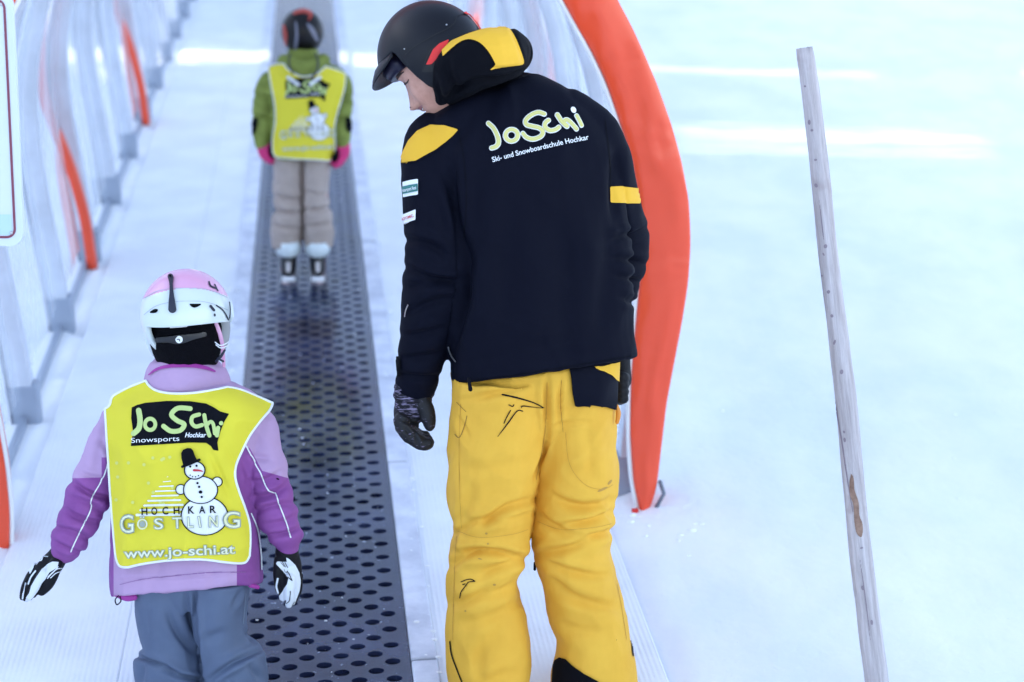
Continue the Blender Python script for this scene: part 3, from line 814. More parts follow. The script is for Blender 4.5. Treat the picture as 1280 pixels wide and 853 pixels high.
folds(jm, [(566, 200, 585, 330, 7, 12, 6), (584, 330, 566, 430, 6, 9, -4), (505, 300, 560, 322, 5, 7, -6), (508, 335, 575, 350, 5, 9, 5), (510, 360, 570, 352, 5, 7, -3), (512, 392, 565, 372, 5, 6, -3), (505, 420, 556, 408, 5, 6, 3), (503, 447, 550, 440, 5, 6, 3), (500, 468, 548, 470, 4, 6, 2),
    (545, 245, 560, 300, 6, 6), (770, 190, 775, 290, 6, 9, 4), (765, 300, 808, 285, 4, 6), (768, 322, 808, 330, 4, 7), (770, 345, 800, 352, 4, 6), (775, 372, 795, 380, 4, 6),
    (585, 330, 560, 460, 8, 7, -5), (600, 220, 590, 420, 10, 5, 8), (760, 240, 745, 420, 12, 6, -8), (640, 260, 625, 440, 16, 4), (700, 270, 715, 440, 16, 4), (580, 450, 780, 420, 10, 2.5), (620, 105, 600, 180, 10, 4), (690, 130, 740, 200, 12, 4, 6), (600, 130, 560, 190, 9, 5)],
    noise_amp=.0055, noise_sc=7.5, stretch=(1, 1, .7), seed=3)
JB = bvh(jm); JS = Surf(JB)
jacket = link('jacket', jm, [M_navy], man)
# hem band and its cord pull
# yellow shoulder and arm band
decal('shoulder_panel', sd_poly([(499, 204), (504, 190), (511, 176), (522, 164), (538, 156.5), (556, 157), (573, 162), (567, 169), (557, 178), (545, 187), (532, 194), (520, 201), (508, 202.5)]), 1.6, JS, .002, M_yel2, jacket)
decal('arm_band', sd_poly([(762, 233.5), (778, 233), (800, 236), (800, 254.5), (778, 254), (762.5, 253.5)]), 1.6, JS, .002, M_yel2, jacket)
# seams
decals('seam', (sd_stroke([(573, 163), (580, 200), (583, 250), (580, 300)], .45), sd_stroke([(503, 204), (520, 203), (545, 190), (573, 163)], .4), sd_stroke([(570, 478), (650, 468), (790, 445)], .4), sd_stroke([(756, 150), (762, 200), (763, 240)], .45)), .8, JS, .0012, M_navy2, jacket)
decal('sleeve_zip', sd_stroke([(511, 381), (508, 388), (507, 396)], .6), .6, JS, .003, M_buckle, jacket)
decal('cuff_tab', sd_poly([(497, 446), (501, 444), (503, 470), (499, 472)]), 1, JS, .006, M_navy2, jacket)
decal('side_zip', sd_stroke([(561, 433), (566, 445), (571, 452)], .9), .7, JS, .004, M_buckle, jacket)
# sleeve patches
def zp(pts, ox, oy, k): return [(ox + p[0] / k, oy + p[1] / k) + tuple(p[2:]) for p in pts]
pz = lambda pts: zp(pts, 490, 210, 10.66)
p1 = decal('sleeve_patch', sd_poly(pz([(152, 188), (250, 165), (352, 148), (352, 358), (250, 372), (158, 392)])), 1, JS, .0025, M_print_w, jacket)
decal('patch_stripe', sd_poly(pz([(154, 248), (250, 228), (352, 212), (352, 312), (250, 330), (160, 350)])), 1, JS, .0042, M_green, p1)
text_decal('patch_lettering', 'Intersport Rent', *pz([(172, 322)])[0], *pz([(342, 285)])[0], 4.2, JS, .0058, M_print_w, p1, bold=.01)
p2 = decal('sleeve_patch', sd_poly(pz([(140, 628), (230, 590), (322, 552), (320, 690), (230, 722), (142, 756)])), 1, JS, .0025, M_print_w, jacket)
text_decal('patch_lettering', 'ATOMIC', *pz([(158, 705)])[0], *pz([(305, 652)])[0], 3.6, JS, .0045, M_redp, p2, bold=.012)
# back print
lz = lambda pts: zp(pts, 600, 130, 8.828)
st = [sd_stroke(lz([(95, 220), (150, 270), (190, 350), (203, 425), (180, 470), (130, 490)]), 2.35), ring(sd_ell(600 + 345 / 8.828, 130 + 350 / 8.828, 7.6, 7.3), 2.25),
      sd_stroke(lz([(705, 118), (640, 100), (560, 130), (502, 185), (510, 232), (575, 252), (650, 270), (690, 310), (670, 360), (590, 392), (515, 376), (470, 330)]), 2.3),
      sd_stroke(lz([(750, 187), (718, 215), (715, 262), (765, 298), (825, 290), (865, 262)]), 2.3), sd_stroke(lz([(850, 128), (900, 200), (955, 250)]), 2.5), sd_stroke(lz([(920, 215), (940, 182), (975, 190), (1030, 245), (1060, 280)]), 2.2), sd_stroke(lz([(1060, 135), (1090, 190), (1115, 242)]), 1.9)]
logo = sd_union(*st)
pr = decal('logo_print', sd_union(grow(logo, 1.0), sd_ell(600 + 1028 / 8.828, 130 + 72 / 8.828, 3.1, 4.1, -30)), .6, JS, .0022, M_print_w, jacket)
decal('logo_fill', logo, .6, JS, .0038, M_print_y, pr)
text_decal('lettering', 'Ski- und Snowboardschule Hochkar', 616, 203, 735.5, 174.5, 6.3, JS, .0025, M_print_w, jacket, bold=.012, arc=-1.2)

# hood, bunched behind the neck
mb = MB()
px_tube(mb, [(553, 124, 8, -.12), (556, 106, 15, -.15), (567, 85, 25, -.165), (589, 73, 30, -.165), (615, 67, 31, -.14), (633, 65, 29, -.08), (641, 67, 25, .02)], YM, n=24)
px_tube(mb, [(562, 118, 12, -.10), (585, 102, 17, -.14), (615, 88, 17, -.14), (640, 82, 15, -.10), (646, 78, 15, -.02)], YM, n=20)
px_tube(mb, [(575, 100, 22, -.02), (605, 80, 26, -.02), (630, 72, 24, .0)], YM, n=20)
hm = remesh(mb.mesh(), .004, 4)
folds(hm, [(556, 124, 600, 98, 3.5, 6, -4), (600, 99, 655, 88, 3, 7, 2), (560, 75, 575, 115, 5, 5, 5), (612, 84, 650, 82, 2.5, 3, 2), (636, 34, 652, 78, 2.5, 3, -2), (548, 100, 556, 130, 4, 5, 3)], noise_amp=.003, noise_sc=12, seed=9)
HS = Surf(bvh(hm)); hood = link('hood', hm, M_navy2, jacket)
hz = lambda pts: zp(pts, 440, 0, 5.333)
decal('hood_panel', sd_poly([tuple(p[:2]) for p in spline(hz([(602, 335), (650, 285), (740, 243), (800, 220), (880, 196), (960, 184), (1042, 184)]), 3)] + [tuple(p) for p in spline(hz([(1042, 184), (1092, 262), (1142, 400), (1130, 432)]), 3)] + [tuple(p) for p in spline(hz([(1130, 432), (1050, 440), (990, 450), (915, 470)]), 3)] + [tuple(p) for p in spline(hz([(955, 430), (930, 380), (900, 335), (850, 287), (790, 266), (740, 275), (700, 298), (655, 335), (608, 378)]), 3)]), 1.2, HS, .002, M_yel2, hood)

# head, helmet
YH = 4.255
def head_axes(yaw, pitch, roll=0):
    """yaw: heading, 0 = away from the viewer, + = towards the right"""
    Fv = Vector((math.sin(yaw) * math.cos(pitch), math.cos(yaw) * math.cos(pitch), -math.sin(pitch)))
    Rv = Vector((math.cos(yaw), -math.sin(yaw), 0)); Uv = Rv.cross(Fv)
    if roll: Mx = Matrix.Rotation(roll, 3, Fv); Rv = Mx @ Rv; Uv = Mx @ Uv
    return Fv, Rv, Uv
def head_mesh(c, ax, s=1.0, face=True):
    Fv, Rv, Uv = ax
    us = [.122, .118, .11, .095, .075, .055, .035, .018, .006, -.004, -.012, -.02, -.028, -.036, -.044, -.052, -.058, -.063, -.068, -.073, -.078, -.083, -.088, -.093, -.098, -.104, -.110, -.116, -.121, -.126, -.130]
    tf = ([-.130, -.122, -.112, -.10, -.08, -.05, -.02, .02, .06, .1, .115, .122], [.040, .062, .074, .080, .083, .085, .089, .096, .090, .06, .035, .006])
    tw = ([-.130, -.12, -.10, -.08, -.05, -.02, .02, .06, .1, .115, .122], [.022, .038, .050, .059, .068, .073, .076, .070, .045, .026, .005])
    tb = ([-.130, -.08, -.04, 0, .05, .1, .115, .122], [.04, .055, .078, .092, .092, .06, .035, .006])
    rings = []; n = 72
    for u in us:
        f = np.interp(u, *tf); wd = np.interp(u, *tw); bk = np.interp(u, *tb); rg = []
        for k in range(n):
            t = 2 * math.pi * k / n; cs, sn = math.cos(t), math.sin(t)
            e = .88 if cs > 0 else 1
            x = (f if cs > 0 else bk) * math.copysign(abs(cs) ** e, cs); r = wd * math.copysign(abs(sn) ** .92, sn)
            if face and cs > 0:
                g = lambda a, b, c_, d: math.exp(-((r - a) / b) ** 2 - ((u - c_) / d) ** 2)
                nb = np.interp(u, [-.082, -.076, -.070, -.055, -.03, -.012, .0], [0, .55, 1, .72, .32, .12, 0])
                x += .034 * nb * math.exp(-(r / (.0085 + .006 * nb)) ** 2)
                x += .009 * (g(.014, .007, -.071, .007) + g(-.014, .007, -.071, .007))
                x += .007 * (g(.03, .02, .006, .008) + g(-.03, .02, .006, .008))
                x -= .011 * (g(.031, .013, -.017, .010) + g(-.031, .013, -.017, .010))
                x += .007 * (g(.031, .010, -.019, .0075) + g(-.031, .010, -.019, .0075))
                x += .009 * g(0, .02, -.089, .004) + .008 * g(0, .018, -.0985, .004) - .005 * g(0, .02, -.0935, .0022)
                x += .010 * g(0, .018, -.117, .009) - .004 * g(0, .02, -.106, .004)
                x += .006 * (g(.042, .018, -.05, .02) + g(-.042, .018, -.05, .02))
            rg.append(Vector(c) + (Fv * x + Rv * r + Uv * u) * s)
        rings.append(rg)
    mb = MB(); mb.loft(rings); return mb
def helmet_shell(c, ax, rad, rim, n=96, m=26, thick=.012):
    """rad=(front,back,side,up); rim(az deg)->height of the rim"""
    Fv, Rv, Uv = ax; rf, rb, rs, ru = rad; rings = []
    for i in range(1, m + 1):
        rg = []
        for k in range(n):
            az = 2 * math.pi * k / n; a = abs(((math.degrees(az) + 180) % 360) - 180)
            ph = math.acos(max(-.98, min(.98, rim(a, math.degrees(az)) / ru))) * i / m
            f = (rf if math.cos(az) > 0 else rb) * math.sin(ph) * math.cos(az); r = rs * math.sin(ph) * math.sin(az); u = ru * math.cos(ph)
            rg.append(Vector(c) + Fv * f + Rv * r + Uv * u)
        rings.append(rg)
    mb = MB(); mb.loft(rings, caps=False); top = len(mb.v); mb.v.append(tuple(Vector(c) + Uv * ru))
    for k in range(n): mb.f.append((top, (k + 1) % n, k))
    me = mb.mesh(); bm = bmesh.new(); bm.from_mesh(me); bmesh.ops.recalc_face_normals(bm, faces=bm.faces)
    bm.faces.ensure_lookup_table(); f0 = bm.faces[0]
    if (f0.calc_center_median() - Vector(c)).dot(f0.normal) < 0: bmesh.ops.reverse_faces(bm, faces=bm.faces)
    bm.to_mesh(me); bm.free(); return me
def sstep(a, b, x): t = min(1, max(0, (x - a) / (b - a))); return t * t * (3 - 2 * t)
axm = head_axes(R(-74), R(33), R(0)); Fv, Rv, Uv = axm
hc = P(541, 73, YH)
def LH(f, r, u): return hc + Fv * f + Rv * r + Uv * u
headmb = head_mesh(hc - Uv * .004, axm)
# the body under the clothes: one figure
bt = MB(); bt.loft(man_torso(k=.86)[8:-13])
px_tube(bt, [(a, b, r * .62, d) for a, b, r, d in ARM_L] + [(516, 500, 11, .01), (513, 516, 9, .01)], YM)
px_tube(bt, [(a, b, r * .62, d) for a, b, r, d in ARM_R] + [(776, 470, 9, .16), (777, 490, 9, .16)], YM)
px_tube(bt, [(640, 150, 30, 0), (612, 122, 22, .03), (590, 105, 20, .02), (566, 92, 22, -.02)], YM)
pyf = foot_py(0, YM)
px_tube(bt, [(628, 430, 36, 0), (622, 490, 36, 0), (617, 600, 36, 0), (606, 720, 30, .0), (606, 800, 26, .0), (608, pyf - 14, 20, 0)], YM)
px_tube(bt, [(712, 430, 36, .04), (718, 490, 34, .05), (720, 600, 34, .05), (722, 700, 28, .05), (738, 800, 26, .05), (745, pyf - 26, 20, .05)], YM)
bm1 = remesh(bt.mesh(), .012, 3)
n0 = len(headmb.v); headmb.v += [tuple(v.co) for v in bm1.vertices]; headmb.f += [tuple(i + n0 for i in p.vertices) for p in bm1.polygons]
bmesh_ = headmb.mesh('body'); FS = Surf(bvh(bmesh_)); body = link('body', bmesh_, M_skin, man)
lid = [(510, 103.5), (507.5, 106.2), (504, 107.2)]
decal('eyelash', sd_stroke([(511, 99.5, .5), (509.3, 103, .9), (506, 106, .9), (503.4, 106.6, .5)], .8), .5, FS, .0012, M_brow, body)
decal('eyebrow', sd_stroke([(504.5, 90, .8), (499.5, 94, 1.4), (496.8, 99, .9)], 1), .6, FS, .0012, M_brow, body)
decal('nostril', sd_ell(512.5, 134.5, 1.5, .8, 20), .4, FS, .001, M_brow, body)
decal('lips', sd_union(sd_stroke([(527.5, 132, .7), (524.5, 134.8, 1.5), (522.8, 136.8, 1.2)], 1), sd_stroke([(527, 134.5, .6), (526, 138.5, 1.5), (525.2, 140, 1.2)], 1)), .6, FS, .0010, M_lip, body)
# helmet
def rim_m(a, az):
    if a < 68: return .048
    if a < 88: return .048 - .126 * sstep(68, 86, a)
    if a < 105: return -.078
    return -.078 + .028 * sstep(105, 150, a)
hme = helmet_shell(hc, axm, (.133, .132, .118, .138), rim_m)
KS = Surf(bvh(hme)); helmet = link('helmet', hme, M_helm, man)
s_ = helmet.modifiers.new('thick', 'SOLIDIFY'); s_.thickness = .016; s_.offset = -1
mb = MB(); ra = []; 
for k in range(25):
    az = R(-66 + 132 * k / 24); q = math.cos(az * 90 / 66)
    u0 = .052; sn = math.sqrt(1 - (u0 / .138) ** 2); f = .131 * sn * math.cos(az); r = .117 * sn * math.sin(az)
    e = .044 * q ** .6 if q > 0 else 0
    rg = []
    for t, du in ((0, .003), (.4, .004), (.8, .002), (1, -.001), (.98, -.005), (.5, -.006), (0, -.006)):
        rg.append(LH(f + e * t, r * (1 + .10 * t), u0 + du - .034 * (e / .044) * t ** 1.3 - .008 * (1 - q)))
    ra.append(rg)
mb.loft(ra); mb.build('brim', M_helm, helmet, True)
decal('groove', sd_union(sd_stroke(hz([(355, 365), (420, 310), (540, 240), (640, 190), (685, 150), (700, 110), (745, 92)]), .5), sd_stroke(hz([(600, 285), (540, 320), (500, 380), (468, 480)]), .5)), .7, KS, .0012, M_helm_line, helmet)
decals('helmet_rivet', (sd_ell(558, 31.5, 1.2, 1), sd_ell(505.8, 61.5, .9, .8)), .5, KS, .0015, M_buckle, helmet)
decal('vent', sd_poly(hz([(470, 482), (490, 430), (540, 328), (580, 290), (645, 262), (640, 300), (600, 345), (560, 420), (540, 480)])), 1, KS, .0012, M_helm_line, helmet)
decal('ear_strap', sd_poly(hz([(494, 432), (540, 332), (582, 292), (645, 264), (637, 292), (600, 338), (556, 402), (530, 428)])), 1, KS, .003, M_redst, helmet)
decal('back_strap', sd_poly(hz([(742, 92), (755, 83), (800, 88), (850, 140), (880, 198), (852, 212), (832, 168), (800, 118), (782, 108)])), .8, KS, .004, M_redst, helmet, thick=.002)
# ski goggles under the brim
mb = MB(); ra = []
for k in range(17):
    az = R(-58 + 116 * k / 16); f = .118 * math.cos(az) + .0; r = .098 * math.sin(az)
    ra.append([LH(f, r, .043), LH(f + .008 * math.cos(az), r * 1.03, .028), LH(f - .002, r, .006), LH(f - .022, r * .9, .006), LH(f - .022, r * .9, .043)])
mb.loft(ra); mb.build('goggles', M_lens, helmet, True)

# ski trousers
LEG_L = [(470, 566, 690), (500, 566, 684), (540, 562, 680), (580, 560, 675), (620, 560.5, 668), (645, 565, 665), (660, 567, 664), (680, 563, 661), (700, 560, 657), (718, 558, 650), (740, 560, 647), (762, 559, 653), (800, 557, 660), (830, 559, 663), (853, 562, 660), (885, 560, 664), (912, 556, 668)]
LEG_R = [(455, 640, 769), (500, 660, 769), (540, 672, 770), (600, 668, 771), (633, 665, 767), (660, 664, 764), (684, 667, 761), (703, 671, 766), (731, 680, 772), (770, 686, 782), (795, 696, 787), (812, 697, 790), (832, 692, 793), (853, 690, 795), (880, 688, 798), (905, 684, 802)]
def legs(rows, Y0, hd0, hd1, tilt=0.0, e=2.2, dn=4):
    q = dense(rows, dn); rings = []; y0, y1 = q[0][0], q[-1][0]
    for a in q:
        t = (a[0] - y0) / (y1 - y0); hd = hd0 + (hd1 - hd0) * min(1, t * 1.6)
        rings.append(ell_ring((a[1], a[0]), (a[2], a[0] - tilt), hd, Y0, Y0, e=e))
    return rings
mb = MB(); mb.loft(legs(LEG_L, YM - .015, .155, .118)); mb.loft(legs(LEG_R, YM + .05, .155, .118))
mb.loft([ell_ring((564 + 4 * k, 468 + 20 * k), (770 - 3 * k, 438 + 24 * k), .155 - .012 * k * k / 3, YM - .02, YM + .045) for k in range(6)])
tm = remesh(mb.mesh(), .005, 4)
folds(tm, [(664, 625, 600, 660, 5, 11, 6), (662, 640, 575, 650, 5, 5, -5), (569, 668, 600, 648, 4, 6), (572, 690, 655, 698, 4.5, 12, -5), (566, 708, 600, 690, 5, 10, -4), (655, 700, 600, 720, 5, 8, 4), (566, 755, 610, 735, 6, 7, 4), (600, 745, 645, 728, 6, 6, 3), (575, 780, 650, 750, 7, 5, 6), (640, 770, 600, 830, 8, 4, 4),
    (690, 620, 762, 627, 6, 12, 10), (700, 655, 764, 640, 4.5, 11, 4), (672, 640, 720, 668, 5, 9, 5), (735, 670, 765, 662, 4, 9, 2), (675, 690, 735, 675, 5, 9, 4), (682, 700, 760, 720, 5, 8, 6), (690, 725, 770, 760, 6, 8, 6), (700, 780, 760, 790, 7, 5, 5), (695, 740, 740, 760, 5, 6),
    (683, 475, 683, 540, 3.5, 9), (684, 540, 666, 600, 3.5, 9, -3), (690, 532, 735, 528, 3, 3, -2), (700, 475, 698, 530, 2.5, 4), (572, 520, 585, 545, 3, 4), (575, 585, 660, 575, 8, 3, 4), (590, 600, 575, 660, 7, 5, -3), (712, 600, 765, 560, 9, 4, 6), (600, 500, 640, 486, 6, 4, -3), (574, 500, 660, 482, 4, 4, 2), (735, 535, 742, 600, 7, 4), (580, 860, 650, 840, 8, 5), (605, 800, 600, 850, 7, 4, 4)],
    noise_amp=.0075, noise_sc=10, stretch=(1, 1, .8), seed=21)
TS = Surf(bvh(tm)); trousers = link('trousers', tm, [M_yel], man)
tz = lambda pts: zp(pts, 540, 480, 6.094)
decal('thigh_emblem', sd_union(sd_stroke(tz([(535, 88, .25 * 6), (640, 105, 3), (740, 135, 3), (810, 160, 3), (848, 185, 2)]), 1), sd_stroke([], 1) if False else sd_stroke([(679, 510, .4), (665, 509, .5), (653, 507.5, .7), (651.5, 510, .5)], .6)) if False else
      sd_union(*[sd_stroke(p, .65) for p in ([(628, 494, .9), (645, 497, 1.0), (661, 501.5, .8), (673, 506, .7), (679, 510, .4)], [(679, 510, .35), (665, 508.8, .5), (653, 507.5, .8), (651.5, 510, .4)], [(636, 506), (640.5, 508), (642, 506)], [(638, 513), (633, 522), (630, 529)], [(653, 514), (646, 514), (634, 530, .8), (622, 546, .3)])]), .55, TS, .002, M_print_k, trousers)
decal('knee_emblem', sd_union(*[sd_stroke(p, .6) for p in ([(577, 727.5), (583, 725), (589, 724.2), (594, 727)], [(594, 727), (586, 728), (583, 732), (577, 740), (575, 747)], [(579, 731), (582, 730)])]), .55, TS, .002, M_print_k, trousers)
decals('pocket_seam', (sd_stroke([(584, 520), (581, 532), (576, 545), (573, 547), (569, 543)], .45), sd_stroke([(571, 503), (583, 515)], .35), sd_stroke([(702, 475), (701, 505), (704, 540)], .3)), .6, TS, .0012, mat('dark_seam_thread', (.30, .15, .02, 1), .8), trousers)  # pocket seams drawn in thread darker than the cloth
M_thread = mat('yellow_seam_thread', (.54, .27, .03, 1), .85)
decals('trouser_seam', (sd_stroke([(576, 505), (574, 560), (575, 620), (577, 660)], .35), sd_stroke([(571, 670), (569, 700), (567, 760), (566, 800)], .35), sd_stroke([(684, 478), (683, 520), (678, 560), (670, 600)], .4), sd_stroke([(572, 664), (600, 672), (640, 668), (660, 662)], .35), sd_stroke([(672, 652), (700, 662), (740, 660), (764, 655)], .35), sd_stroke([(707, 540), (712, 580), (730, 605), (752, 612), (766, 606)], .35), sd_stroke([(771, 730), (777, 760), (783, 800)], .35)), .7, TS, .0008, M_thread, trousers)
decal('ankle_vent', sd_stroke([(563, 802), (565, 818), (571, 835), (578, 853)], .8), .7, TS, .002, M_print_k, trousers)
decal('ankle_vent', sd_stroke([(789, 800), (790, 812), (791, 820)], .8), .7, TS, .002, M_print_k, trousers)
decal('kick_patch', sd_poly([(692, 832), (694, 826), (700, 822), (708, 824), (716, 832), (730, 842), (748, 852), (760, 860), (790, 868), (800, 905), (684, 905), (690, 860)]), 2, TS, .003, M_navy2, trousers)
decals('stain', (sd_ell(753, 612, 7, 1.6, -25), sd_ell(762, 603, 4, 1.5, -50), sd_ell(608, 667, 1.6, 1.3), sd_ell(610, 680, 1.3, 1.2), sd_ell(618, 731, 2, 1.3), sd_ell(582, 764, 1.3, 1.2), sd_ell(600, 699, 3, .7, 10)), .7, TS, .0008, mat('grime', (.46, .24, .04, 1), .8), trousers)
fp = decal('pocket_flap', sd_poly([(710, 455), (768, 450), (769.5, 477), (769, 498), (768, 513), (756, 509), (738, 506), (736, 508), (718, 507), (715, 492), (712, 465)]), 2, TS, .007, M_navy, trousers, thick=.003)
decal('yellow_edge', sd_poly([(741, 459), (770, 452), (769, 477), (762, 470), (752, 463.5)]), 1, TS, .0105, M_yel2, trousers)
mb = MB(); px_tube(mb, [(586, 474, 2.2, -.175), (587, 481, 2.2, -.18), (588, 487, 2.8, -.182)], YM, n=8); mb.build('zip_pull', M_print_k, jacket, True)
mb = MB(); px_tube(mb, [(771, 508, 2.6, -.02), (773, 517, 3.4, -.02), (771.5, 528, 2.6, -.02)], YM, n=10); mb.build('pocket_tab', mat('orange_tab', (.7, .25, .02, 1), .6), trousers, True)
mb = MB(); px_tube(mb, [(668.5, 704, 1.6, .03), (668.5, 712, 1.8, .03)], YM, n=8); mb.build('toggle', M_print_k, trousers, True)

# gloves
mb = MB(); px_tube(mb, [(521, 476, 25, .005), (517, 492, 25.5, .008), (515, 508, 22, .01)], YM, n=24, flat=.8)
gm = remesh(mb.mesh(), .004, 3); folds(gm, [(492, 488, 542, 498, 2.5, 4, 2), (493, 500, 535, 508, 2.5, 4, 2)], noise_amp=.002, noise_sc=22); gcuff = link('glove_cuff', gm, M_melange, man)
mb = MB()
px_tube(mb, [(515, 500, 20, .01), (511, 517, 19.5, .01), (508, 533, 15, .01)], YM, n=22, flat=.7)
for k, (dy, dx, dd) in enumerate([(0, 0, -.035), (-1, 1, -.012), (-4, -1, .012), (-9, -4, .033)]):
    L_ = [(501 + k * 1.5, 526 + dy, 10, dd), (509 + dx, 541 + dy, 10.5, dd), (521 + dx, 551 + dy, 9.8, dd), (532 + dx, 556 + dy, 8.2, dd), (535 + dx, 554 + dy, 7, dd)]
    px_tube(mb, L_, YM, n=14)
px_tube(mb, [(526, 498, 11, -.01), (533, 514, 10.5, -.018), (536, 527, 9, -.02), (537, 532, 7.5, -.02)], YM, n=14)
gm = remesh(mb.mesh(), .003, 2); folds(gm, [(497, 522, 528, 530, 2, 3, 3), (505, 535, 515, 545, 2, 3), (518, 541, 525, 560, 1.6, 2.5)], noise_amp=.0018, noise_sc=25)
link('glove', gm, M_fleck, man)
mb = MB(); px_tube(mb, [(773, 440, 15, .165), (776, 462, 13, .165), (777, 475, 13, .16)], YM, n=18)
for k, dy in enumerate((472, 481, 490, 498)):
    px_tube(mb, [(770, dy - 1, 7, .12), (779, dy, 7.2, .115), (780.5 - .9 * k, dy + 1, 6.5, .15), (775, dy + 3, 6, .18)], YM, n=12)
px_tube(mb, [(766, 470, 8, .17), (764, 488, 7.5, .19), (768, 497, 6, .2)], YM, n=12)
gm = remesh(mb.mesh(), .003, 2); folds(gm, [], noise_amp=.0015, noise_sc=25); link('glove', gm, M_glove, man)
boots(man, [(P(608, pyf, YM).x, YM, terrain(YM)), (P(742, pyf, YM + .06).x, YM + .06, terrain(YM + .06))], M_boot, M_boot, 1.0)
# ------------------------------------------------------------------ child in the yellow bib
M_lav = mat('lavender_jacket', (.45, .29, .47, 1), .65, bump=FAB, spec=.2, col2=(.50, .33, .52, 1), cscale=6, extra=creases)
M_pur = mat('purple_jacket', (.24, .075, .27, 1), .68, bump=FAB, spec=.12, col2=(.30, .10, .33, 1), cscale=8, extra=creases)
M_mag = mat('magenta_lining', (.34, .035, .28, 1), .65, bump=[(150, .5, .002)])
M_grey = mat('grey_ski_trousers', (.095, .125, .20, 1), .66, bump=FAB, spec=.25, col2=(.115, .15, .23, 1), cscale=6, extra=creases)
M_bib = mat('yellow_bib', (.72, .63, .050, 1), .75, bump=[(600, .4, .001), (14, .15, .008)], spec=.15)
M_pink = mat('pink_shell', (.78, .40, .60, 1), .25, spec=.5, coat=.3)
M_hwhite = mat('white_shell', (.66, .73, .74, 1), .3, spec=.5, coat=.2)
M_rubber = mat('navy_rubber', (.012, .014, .035, 1), .5)
M_black = mat('black_fleece', (.003, .003, .005, 1), .95, bump=[(200, .8, .003)], spec=.1)
M_pale_green = mat('pale_green_print', (.50, .62, .22, 1), .6)
M_outline = mat('grey_outline_print', (.34, .38, .32, 1), .6)
M_pale = mat('worn_white_print', (.74, .76, .56, 1), .7, col2=(.72, .70, .26, 1), cscale=60, cramp=(.5, .75))
M_foam = mat('grey_foam', (.34, .35, .37, 1), .8, bump=[(120, .4, .002)])
M_wglove = mat('white_glove_panel', (.70, .74, .80, 1), .6, bump=[(150, .4, .002)])

